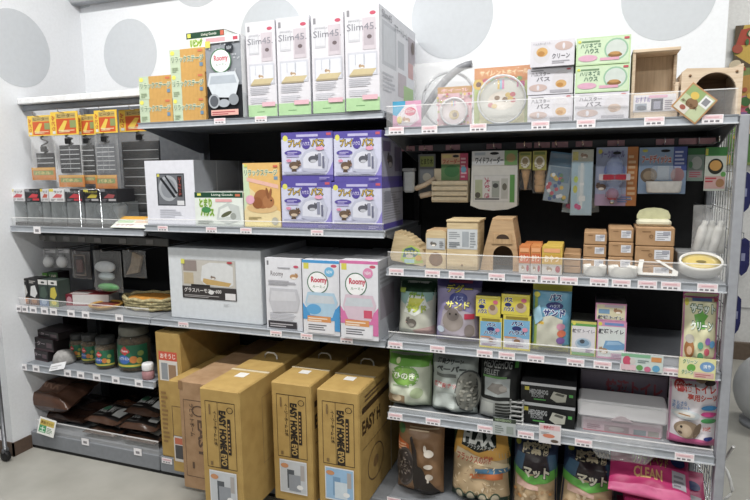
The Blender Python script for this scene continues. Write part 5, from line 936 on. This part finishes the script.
a = Art(.75); a.rect(0, 0, 1, 1, '#d6d3a4'); a.rect(0, .88, 1, 1, '#c65a94'); a.rect(.05, .0, .95, .9, '#d9d6ac'); a.rect(.25, .86, .8, .9, '#6a8ac0'); a.rect(.86, .86, .98, .91, '#c04a5c'); a.ell(.1, .84, .06, .05, '#cfc83a'); a.poly([(.4, .6), (.3, .68), (.42, .7), (.5, .78), (.58, .7), (.7, .68), (.6, .6), (.62, .5), (.5, .55), (.38, .5)], '#5fa83a')
a.text('サラット', .2, .7, .9, .82, '#dfe8dc', .04, out='#3f6a4c', ow=.07); a.text('クリーン', .2, .48, .84, .6, '#dfe8dc', .04, out='#3f6a4c', ow=.07); a.ell(.2, .22, .13, .13, '#a8703c'); a.ell(.2, .36, .12, .06, '#b9b4aa'); a.ell(.2, .2, .07, .06, '#d9b490'); a.poly([(0, 0), (0, .1), (.4, .04), (.9, .12), (1, .3), (1, 0)], '#c96aa0'); a.rect(.94, .0, 1, .86, '#c96aa0')
for i, (x, y, c) in enumerate(((.5, .28, '#5aa48a'), (.7, .34, '#9a6ac0'), (.68, .2, '#c95a6a'), (.84, .3, '#5a9ac8'), (.68, .06, '#8a6ab8'), (.5, .14, '#4a8a5a'))): a.ell(x, y, .08, .05, c)
bag('litter_bag', 'pink topped cream litter pouch at the right end of third shelf', 'bag', (0.8520, 0.0830, 0.5976, 0.1941), .02, .06, '#cf86ac', a, tilt=-3, seed=84, seal=.06, flare=.02, pk=.5)
a = Art(2.6).rect(0, 0, 1, 1, '#c3d0cc').rect(0, .8, .7, 1, '#7ab08a').ell(.14, .55, .1, .3, '#c84a6a').ell(.28, .55, .07, .2, '#c8c4c0').ell(.45, .2, .08, .17, '#5a9a4c').ell(.64, .14, .08, .17, '#c96a8a').ell(.84, .22, .09, .2, '#5aa0c8').rect(.72, .62, .96, .9, '#d08a4a').lines(.4, .5, .68, .72, 2, '#7a8a8a').rect(0, 0, .36, .34, '#d9b8c0')
carton('shelf_sign', 'pastel sign card with pink, green and blue dots on third shelf edge', 'sign', (0.7139, 0.1004, 0.5819, 0.0448), -.011, .0016, '#c3d0cc', a, part='card', b=.0004)
a = Art(1.8).rect(0, 0, 1, 1, '#d8d48c').rect(.03, .04, .97, .96, '#dedba0').ell(.34, .52, .12, .18, '#5fa83a').text('クリーン', .1, .7, .5, .92, '#6a9a6a', .04, out='#f0f2e4', ow=.06).ell(.77, .62, .2, .24, '#6f9ccc').text('消臭', .66, .54, .88, .72, '#e2ecf4', .03).rect(.42, .08, .96, .34, '#d9b0a8').lines(.46, .12, .9, .3, 2, '#b86a6a').text('クリーン', .08, .2, .4, .42, '#6a9a6a', .04, out='#f0f2e4', ow=.06)
carton('shelf_sign', 'yellow sign card with a blue oval hanging on the shelf edge at right', 'sign', (0.8425, 0.0833, 0.5749, 0.0554), -.011, .0016, '#d8d48c', a, part='card', b=.0004)

# ================================================================ RIGHT BAY, FOURTH SHELF
a = Art(.85); a.rect(0, 0, 1, 1, '#b9c4a8'); a.rect(0, .78, 1, 1, '#6aa83a'); a.rect(.02, .1, .98, .78, '#c6cdb8'); a.ell(.48, .6, .32, .2, '#6aa43a'); a.ell(.48, .6, .27, .16, '#8abf4a'); a.text('ひのき', .24, .54, .72, .68, '#e6efd4', .04, out='#4a7a2a', ow=.05); a.lines(.2, .4, .8, .46, 1, '#8a9a7a'); a.rect(.05, .08, .5, .24, '#8a7458'); a.ell(.3, .18, .12, .06, '#b9a88a'); a.ell(.75, .3, .12, .1, '#a4b48a'); a.ell(.3, .86, .06, .05, '#cfd8a8')
bag('litter_bag', 'rounded white and green chip bag at the left of the fourth shelf', 'bag', (0.0507, 0.1423, 0.3696, 0.1694), .02, .12, '#b4bea4', a, tilt=-4, seed=91, seal=.04, wr=.005, flare=.0, pk=.2)
a = Art(.8); a.rect(0, 0, 1, 1, '#9ba39e'); a.text('消臭クリーン', .14, .82, .72, .9, '#3a3d3c', .05); a.text('ペーパー', .14, .72, .8, .8, '#3a3d3c', .05); a.rect(.14, .62, .6, .68, '#5a5f5c'); a.text('広葉樹チップ', .08, .44, .72, .53, '#b05a5a', .03, out='#c9cfca', ow=.04); a.ell(.84, .4, .26, .36, '#4a4d4c'); a.ell(.84, .4, .24, .33, '#85867e'); a.poly([(.1, .12), (.16, .34), (.55, .36), (.6, .1)], '#aeb6b2'); a.lines(.12, .04, .6, .1, 2, '#7d8582')
r_ = random.Random(4)
for i in range(50): q, s_ = r_.uniform(0, 6.3), r_.random()**.5; a.ell(min(.98, .84+.2*s_*math.cos(q)), .4+.29*s_*math.sin(q), .025, .018, ('#b5b4aa', '#66665e', '#a09e92')[i % 3])
bag('litter_bag', 'grey green clear litter bag with black lettering on fourth shelf', 'bag', (0.1979, 0.1432, 0.3696, 0.1843), .015, .11, '#96a09a', a, tilt=-5, seed=92, seal=.04, wr=.006, pk=.22)
a = Art(.9); a.rect(0, 0, 1, 1, '#1c1e1d'); a.text('HEDGEHOG', .1, .84, .8, .95, '#a9aca8', .03); a.text('PELLET', .12, .74, .5, .82, '#8a8d8a', .02); a.rect(.86, .86, .94, .96, '#4a9a3a'); a.rect(.15, .4, .78, .7, '#9aa0a0'); a.poly([(.2, .5), (.35, .62), (.6, .62), (.72, .5), (.5, .44)], '#75716c'); a.ell(.62, .54, .1, .05, '#8f8a84'); a.rect(.1, .7, .7, .73, '#5a8a4a'); a.rect(0, 0, 1, .34, '#8c8f8c')
for i in range(6): a.rect(.44, .03+.05*i, .96, .055+.05*i, '#22241f')
a.rect(0, .0, .4, .3, '#a1a4a0')
bag('litter_bag', 'black and grey hedgehog pellet bag on the fourth shelf', 'bag', (0.3368, 0.1211, 0.3696, 0.1832), .02, .1, '#2a2c2b', a, tilt=-4, seed=93, seal=.05, pk=.25)
def art_hedge(): return Art(2.6).rect(0, 0, 1, 1, '#151617').rect(0, .86, 1, 1, '#c3c5c8').rect(.07, .6, .15, .78, '#c0b42c').text('HEDGEHOG', .16, .44, .5, .68, '#a3a5a6', .04).text('ROOM', .2, .26, .42, .44, '#8f9192', .04).rect(.24, .14, .46, .2, '#4a9a44').poly([(.54, .3), (.6, .66), (.84, .56), (.82, .18), (.66, .12)], '#b5b4a6').poly([(.62, .5), (.66, .6), (.8, .54), (.78, .42)], '#5a5a52').rect(.88, .44, .95, .58, '#4aa844')
g = 'two black hedgehog boxes stacked on the fourth shelf'

carton('hedgehog_box', 'lower of the two stacked black boxes with white tray picture', 'box', (0.4754, 0.1534, 0.3696, 0.0653), .05, .2, '#151617', art_hedge(), group=g, rz=-1)
carton('hedgehog_box', 'upper of the two stacked black boxes with white tray picture', 'box', (0.4763, 0.1530, 0.4352, 0.0589), .054, .2, '#151617', art_hedge(), group=g, top=Art(1).rect(0, 0, 1, 1, '#3b3c3e').rect(.2, .3, .8, .7, '#2c2d2f'))
# tray wrapped in film
P = (0.6756, 0.2312, 0.4008, 0.0613); xc, w_, z, h_ = P; z = .3696
r = thing('litter_tray', 'white plastic litter tray wrapped in crinkled clear film', 'litter tray', (xc, .05, z)); hz_ = P[2]-z
WT = M('#e2e1e4', .3, var=.01)
MB().cbox(-w_/2, w_/2, 0, .1, hz_+.012, hz_+h_, WT, .006).build('tray_rim', r); MB().cbox(-w_/2+.01, w_/2-.01, .012, .09, .0, hz_+.012, M('#c9b9bf', .4, var=.04), .004).build('tray_base', r)
MB().prism([(-.028+.056*i/10, hz_+.012+.014*math.sin(PI*i/10)) for i in range(11)], -.004, .012, M('#b3a2a8', .4)).build('grip_notch', r)
a = Art(3).rect(0, 0, 1, 1, '#c3a9b2').rect(.28, .1, .6, .7, '#a08c90').ell(.44, .4, .1, .2, '#b9b0b0').rect(.66, .05, .82, .6, '#7f8a90').rect(.84, .05, .98, .6, '#8f8a84').rect(0, 0, 1, .1, '#c04a62').lines(.05, .2, .24, .7, 3, '#9a7a84')
link('front_print', a.mesh('front_print', w_-.03, hz_, lambda u, v, o: (-w_/2+.015+u*(w_-.03), .012-o, v*hz_)), r)
film_bag(r, w_*1.03, hz_+h_+.002, .05, 95, .0, -.03, clear('wrapfilm', .07, .08, bump=1.0, scale=16)); film_bag(r, w_*.5, .07, .02, 96, -.032, -.098, clear('wrapfilm', .07, .08, bump=1.0, scale=16), wr=.007, flare=-.35)
# boxes behind the tray
a = Art(2.4).rect(0, 0, 1, 1, '#6f6570').rect(.02, .04, .98, .96, '#7d7280').text('快適トイレ', .3, .55, .95, .85, '#a04a54', .04).rect(.4, .36, .92, .44, '#5a6a90').ell(.2, .36, .16, .2, '#4a3a34').lines(.45, .1, .9, .3, 3, '#94899a')
carton('toilet_box', 'wide purplish pet toilet box standing behind the wrapped tray', 'box', (0.6814, 0.2371, 0.3696, 0.1429), .17, .12, '#6f6570', a)
# pink rabbit pack
a = Art(.75); a.rect(0, 0, 1, 1, '#dcd6da'); a.rect(0, .93, 1, 1, '#d88ab4'); a.rect(0, 0, 1, .14, '#c9588c'); a.rect(.94, .1, 1, .95, '#d88ab4'); a.rect(.3, .0, .98, .1, '#c3688f'); a.ell(.2, .87, .12, .08, '#c03a3c'); a.text('快適トイレ', .12, .79, .92, .91, '#c03c34', .03, out='#ecdcd8', ow=.04); a.text('専用シーツ', .34, .69, .95, .79, '#c03c34', .03, out='#ecdcd8', ow=.04); a.ell(.8, .93, .12, .04, '#3c2a22'); a.ell(.62, .95, .1, .03, '#b99a7a')
a.text('さらさら', .06, .6, .34, .66, '#5a8ac0', .02); a.text('吸収シート', .06, .54, .4, .6, '#5a8ac0', .02); a.ell(.32, .48, .28, .07, '#c0c8cc'); a.ell(.3, .48, .2, .04, '#d9d6d0'); a.rect(.18, .47, .4, .485, '#b07a3a'); a.ell(.78, .6, .17, .035, '#3a8ac0'); a.ell(.78, .51, .17, .035, '#b83a7a'); a.ell(.78, .42, .17, .035, '#3a8a4a'); a.ell(.36, .27, .26, .12, '#8a7660'); a.ell(.3, .25, .15, .09, '#a8947c'); a.ell(.55, .27, .06, .12, '#6f5c4a', -.3); a.ell(.24, .3, .025, .018, '#1a1410'); a.ell(.22, .22, .04, .02, '#57463a'); a.text('30枚', .66, .27, .84, .34, '#c05a4a', .02); a.ell(.78, .17, .1, .03, '#2a3a7a')
bag('pet_sheet_pack', 'white and pink pet sheet pack with a lop eared rabbit picture', 'pack', (0.8506, 0.1187, 0.3696, 0.1869), .022, .08, '#d79ab8', a, tilt=-3, seed=94, seal=.03, wr=.004, flare=0, pk=.2, low=.08)
a = Art(1.1).rect(0, 0, 1, 1, '#d2cfd2').rect(.05, .7, .95, .95, '#d9b4b8').text('特価', .2, .74, .7, .9, '#b94a52', .03).ell(.45, .4, .28, .1, '#cf7a5a').ell(.72, .16, .18, .08, '#5a4a40').lines(.1, .48, .5, .62, 2, '#9a9a9e')
carton('shelf_sign', 'small white sign card with pink heading below the black boxes', 'sign', (0.4881, 0.0593, 0.3442, 0.0577), -.0115, .0014, '#d2cfd2', a, part='card', b=.0004)
a = Art(1.4).rect(0, 0, 1, 1, '#a9b0b0').rect(0, .75, 1, 1, '#2f3a30').lines(.1, .1, .5, .6, 4, '#77807c').rect(.6, .12, .9, .55, '#8a948e').text('HEDGEHOG', .1, .8, .8, .94, '#9ab08a', .02)
carton('shelf_sign', 'grey green sign card below the hedgehog pellet bag', 'sign', (0.3616, 0.0654, 0.3501, 0.0516), -.0115, .0014, '#a9b0b0', a, part='card', b=.0004)
r = thing('wire_rack', 'pale wire rack standing between the hedgehog bag and the black boxes', 'rack', ((0.3910,)[0], .03, .3696)); mb = MB()
for i in range(5): mb.tube([(-.018, 0, .012+.014*i), (.016, 0, .012+.014*i), (.018, .06, .012+.014*i)], .003, M('#b5b6b4', .4), 6)
mb.build('rungs', r); MB().tube([(-.018, 0, 0), (-.018, 0, .075)], .003, M('#b5b6b4', .4), 6).build('post', r); MB().tube([(.017, .003, 0), (.017, .003, .075)], .003, M('#b5b6b4', .4), 6).build('post', r); MB().tube([(.018, .058, 0), (.018, .058, .075)], .003, M('#b5b6b4', .4), 6).build('post', r)

# ================================================================ RIGHT BAY, BASE
ZB = .0886
a = Art(.76); a.rect(0, 0, 1, 1, '#8d6a48'); a.rect(0, .9, 1, 1, '#2f2a28'); a.text('NATURAL PELLET', .08, .92, .95, .98, '#8a827a', .02); a.lines(.3, .8, .95, .86, 2, '#c9b08c'); a.ell(.12, .8, .09, .06, '#4a7a4a'); a.poly([(0, .5), (.02, .7), (.3, .62), (.32, .52)], '#c8642c'); a.lines(.04, .54, .26, .64, 3, '#e6b48a'); a.ell(.22, .34, .25, .24, '#5c5450'); a.ell(.22, .34, .22, .21, '#3c3634')
r_ = random.Random(8)
for i in range(46): q, s_ = r_.uniform(0, 6.3), r_.random()**.5; a.ell(.22+.19*s_*math.cos(q), .34+.18*s_*math.sin(q), .03, .008, ('#857b72', '#6a605a', '#54494a')[i % 3], r_.uniform(0, 3))
a.poly([(.36, .74), (.4, .76), (.52, .6), (.56, .3), (.72, .08), (.98, .06), (.6, .02), (.48, .1), (.44, .5)], '#241c18'); a.ell(.57, .24, .12, .16, '#241c18')
a.ell(.76, .56, .1, .05, '#d3c9bc'); a.ell(.68, .62, .03, .05, '#d3c9bc'); a.ell(.76, .4, .09, .03, '#c9beb0'); a.ell(.78, .27, .08, .04, '#c9beb0'); a.rect(.74, .2, .78, .26, '#c9beb0')
bag('litter_bag', 'brown pellet bag with a black ferret silhouette on the right base', 'bag', (0.0879, 0.1539, 0.0886, 0.2539), .02, .1, '#8a6848', a, tilt=-4, seed=101, seal=.05, pk=.25, wr=.004)
a = Art(.85); a.rect(0, 0, 1, 1, '#1f3a28'); a.poly([(0, .1), (.02, .6), (.2, .8), (.95, .66), (1, .1)], '#b59c76'); a.poly([(0, .56), (.12, 1), (.9, 1), (1, .6), (.7, .56), (.3, .66)], '#cf9a34'); a.poly([(.18, .72), (.22, .98), (.72, .98), (.78, .74), (.5, .66)], '#16201a'); a.text('FLAX', .2, .75, .74, .92, '#d6d8d2', .05); a.text('フラックスチップ', .28, .7, .76, .76, '#c9cbc4', .02)
a.poly([(.06, .58), (.1, .68), (.98, .52), (1, .44)], '#d6c29c'); a.text('フラックスの繊維', .1, .52, .74, .62, '#b9543a', .03); a.poly([(.46, .4), (.44, .46), (1, .48), (1, .42)], '#4a7a9c'); a.poly([(.36, .32), (.36, .38), (.9, .42), (.9, .34)], '#c06a34')
r_ = random.Random(6)
for i in range(60): a.ell(r_.uniform(.05, .95), r_.uniform(.12, .5), .03, .006, ('#cdb894', '#9c8260', '#d9c8a8')[i % 3], r_.uniform(0, 3))
for i in range(4): a.ell(.2+.2*i, .12, .08, .07, '#3a4a38'); a.ell(.2+.2*i, .12, .06, .05, '#a49a84')
bag('litter_bag', 'orange and beige flax chip bag on the right base', 'bag', (0.2805, 0.1826, 0.0886, 0.2394), .02, .12, '#a88e68', a, tilt=-8, seed=102, seal=.04, pk=.25, wr=.005)
def art_mat(sd):
    a = Art(.75); a.rect(0, 0, 1, 1, '#b49a74'); a.rect(0, .55, 1, 1, '#24304c'); a.poly([(.2, .56), (.26, .82), (.74, .82), (.84, .56)], '#2a2024'); a.poly([(.0, .6), (.1, .8), (.28, .78), (.22, .58)], '#3a5a74'); a.poly([(.84, .6), (.78, .8), (.95, .8), (1, .6)], '#3a5a74'); a.text('広葉樹', .2, .79, .84, .93, '#b5a888', .05, out='#17181c', ow=.05); a.poly([(0, .5), (0, .62), (.4, .52), (.7, .56), (1, .62), (1, .48), (.5, .4)], '#5aa83a'); a.text('マット', .26, .5, .84, .64, '#cfc9b4', .05, out='#17181c', ow=.06)
    a.poly([(.1, .36), (.1, .46), (.6, .38), (.6, .33)], '#d6b0a0'); r_ = random.Random(sd)
    for i in range(40): a.ell(r_.uniform(.05, .95), r_.uniform(.02, .34), .05, .02, ('#cdb694', '#9a7a54', '#c48a4a')[i % 3], r_.uniform(0, 3))
    a.ell(.12, .93, .06, .03, '#a0a02c'); return a
g = 'dark blue hardwood mat bags on the right base'
bag('litter_bag', 'dark blue and green hardwood mat bag beside the flax bag', 'bag', (0.4441, 0.1299, 0.0886, 0.2244), .03, .1, '#2a3850', art_mat(3), tilt=-5, seed=103, seal=.04, pk=.25, wr=.005, group=g)
bag('litter_bag', 'dark blue and green hardwood mat bag leaning towards the pink bags', 'bag', (0.5922, 0.1485, 0.0886, 0.2069), .02, .11, '#2a3850', art_mat(4), tilt=-14, rz=3, seed=104, seal=.04, pk=.25, wr=.006, group=g, roll=4)
def art_pink(): return Art(2).rect(.0, 0, 1, 1, '#b92c6a').text('ウッディベッド', .28, .5, .74, .74, '#c89a5a', .04, out='#8a1c4c', ow=.05).text('CLEAN', .3, .26, .66, .46, '#d3a46a', .03).rect(.78, .2, .95, .5, '#a4a0a8').lines(.8, .24, .93, .46, 3, '#77737c').ell(.86, .68, .09, .09, '#27346c').poly([(0, 0), (0, .12), (1, .16), (1, 0)], '#d05a8c').ell(.14, .6, .08, .1, '#c8487c')
g = 'pink pet bedding bags piled flat on the right base'
for lab, P, yf, z, h_, tl, rz, ro in (('topmost pink bedding bag of the pile with gold lettering', (0.7621,)[0], -.012, .218, .185, 27, -2, 3), ('second pink bedding bag from the top of the pile', (0.8028,)[0], -.034, .168, .2, 20, -2, 3), ('third pink bedding bag from the top of the pile', (0.8043,)[0], -.034, .126, .2, 12, 0, 2), ('pink bedding bag at the bottom of the pile', (0.7971,)[0], -.012, .0885, .2, 3, 0, 0)):
    bag('bedding_bag', lab, 'bag', (P-.016, .205, z, h_), yf, .034, '#b92c6a', art_pink(), tilt=tl, rz=rz, roll=ro, seed=int(z*1000), lay=True, group=g, wr=.003, rough=.2, n=(30, 24))

# ================================================================ BEYOND THE RIGHT END
MB().box(.2, 4, 2.196, 2.2, .66, .668, M('#a9a9a8', .5)).build('panel_seam', wf)
MB().box(.2, 4, 2.196, 2.2, .3, .306, M('#a9a9a8', .5)).build('panel_seam', wf)
MB().box(.2, 4, 2.17, 2.2, 1.0, 1.04, M('#c9ccd0', .5)).build('wall_rail', wf)
a = Art(.6).rect(0, 0, 1, 1, '#7c8c4a').rect(0, .7, 1, 1, '#5a4a34').poly([(0, .8), (.15, 1), (.5, 1), (.6, .8), (.3, .72)], '#c9a63a').poly([(.02, .86), (.1, .97), (.28, .98), (.3, .86)], '#b0442c').ell(.3, .55, .3, .1, '#b98a3a').rect(0, .32, 1, .5, '#a9a4b8').ell(.2, .4, .2, .1, '#c9607c').poly([(0, .02), (0, .3), (.4, .34), (1, .3), (1, .02)], '#4f7a3a').ell(.6, .66, .3, .08, '#8a9a5a').ell(.2, .2, .16, .1, '#7aa04a')
r_ = random.Random(12)
for i in range(60): a.ell(r_.random(), r_.random(), r_.uniform(.03, .09), r_.uniform(.015, .04), ('#6f8f3a', '#c9a63a', '#a9503a', '#d0c0a0', '#3f6a34', '#8a6a9a')[i % 6], r_.uniform(0, 3))
carton('wall_poster', 'colourful poster of fruit and leaves on the far wall', 'poster', (1.4215, 0.2791, 1.1212, 0.7575), 2.182, .008, '#7c8c4a', a, part='poster_board')
def blue_pack(lab, P):
    xc, w_, z, h_ = P; r = thing('collar_pack', lab, 'pack', (xc, 2.06, z), group='dark blue hanging packs on the far wall')
    MB().prism([(-w_*.3, h_*.16), (0, 0), (w_*.34, h_*.12), (w_*.5, h_*.3), (w_*.42, h_*.92), (w_*.1, h_), (-w_*.4, h_*.9), (-w_*.5, h_*.3)], 0, .03, M('#262a66', .45, var=.12, scale=20)).build('pouch', r)
    MB().cbox(-w_*.12, w_*.16, -.002, 0, h_*.4, h_*.6, M('#8f94b8', .4), .0006).build('label_patch', r); MB().tube([(0, .015, h_*.97), (0, .015, h_*1.12), (0, .11, h_*1.12)], .003, CHROME, 6).build('hang_loop', r)
blue_pack('dark blue hanging pack highest at the right edge', (1.3548, 0.0708, 0.8615, 0.2228))
blue_pack('dark blue hanging pack below the highest one at the right edge', (1.3688, 0.0692, 0.5117, 0.2119))
blue_pack('lowest dark blue hanging pack beside the shelf post', (1.3579, 0.0461, 0.1795, 0.2175))
bx, bw_, bz, bh = 1.3173, 0.2657, 0.0041, 0.3155
r = thing('round_bundle', 'large pale grey rounded bundle at the right edge of the picture', 'bundle', (bx, 1.2, 0)); GB = M('#b6b8ba', .55, var=.05, scale=12, bump=.3)
MB().blob((0, 0, bz+bh/2), (bw_/2, bw_/2, bh/2), GB, 28, 18).build('padded_body', r); MB().lathe([(.1, 0), (.1, .02), (.03, .03), (.03, bz+.03)], M('#8d9096', .4), 20).build('stand', r)
cb = MB().tube([(.96, .1, .36), (0.9564, 0.2000, 0.2593), (0.9702, 0.2000, 0.2402), (0.9792, 0.2000, 0.2172), (0.9874, 0.2000, 0.1847), (0.9821, 0.2000, 0.1682), (0.9680, 0.2000, 0.1499), (.95, .25, .06), (.97, .3, .005), (1.1, .5, .005)], .0042, M('#e6e7e6', .4), 8).build('power_cable'); tag(cb, 'white cable drooping beside the right end post', 'cable')
# trolley at the left edge
r = thing('wire_trolley', 'grey wire trolley with black caster at the left edge', 'trolley', (-1.568, -.118, 0))
for x, y in ((.02, .0), (-.45, 0), (-.45, -.3), (.02, -.3)):
    MB().tube([(x, y, .05), (x, y, .62)], .008, M('#77797e', .35, metal=.6), 8).build('leg', r)
    w_ = MB().lathe([(.006, -.009), (.019, -.009), (.021, -.006), (.021, .006), (.019, .009), (.006, .009)], M('#17171a', .5), 18).build('caster', r); w_.matrix_local = Matrix.Translation((x, y, .0215)) @ Matrix.Rotation(PI/2, 4, 'X') ; MB().cbox(x-.006, x+.006, y-.013, y+.013, .036, .052, M('#55575c', .4), .002).build('caster_fork', r)
for z in (.14, .32, .6):
    mb = MB().tube([(.02, 0, z), (-.45, 0, z), (-.45, -.3, z), (.02, -.3, z)], .004, M('#6b6d72', .35, metal=.6), 6, True)
    for i in range(8): mb.tube([(.02-.055*(i+.5), 0, z), (.02-.055*(i+.5), -.3, z)], .002, M('#6b6d72', .35, metal=.6), 5)
    mb.build('wire_tier', r)
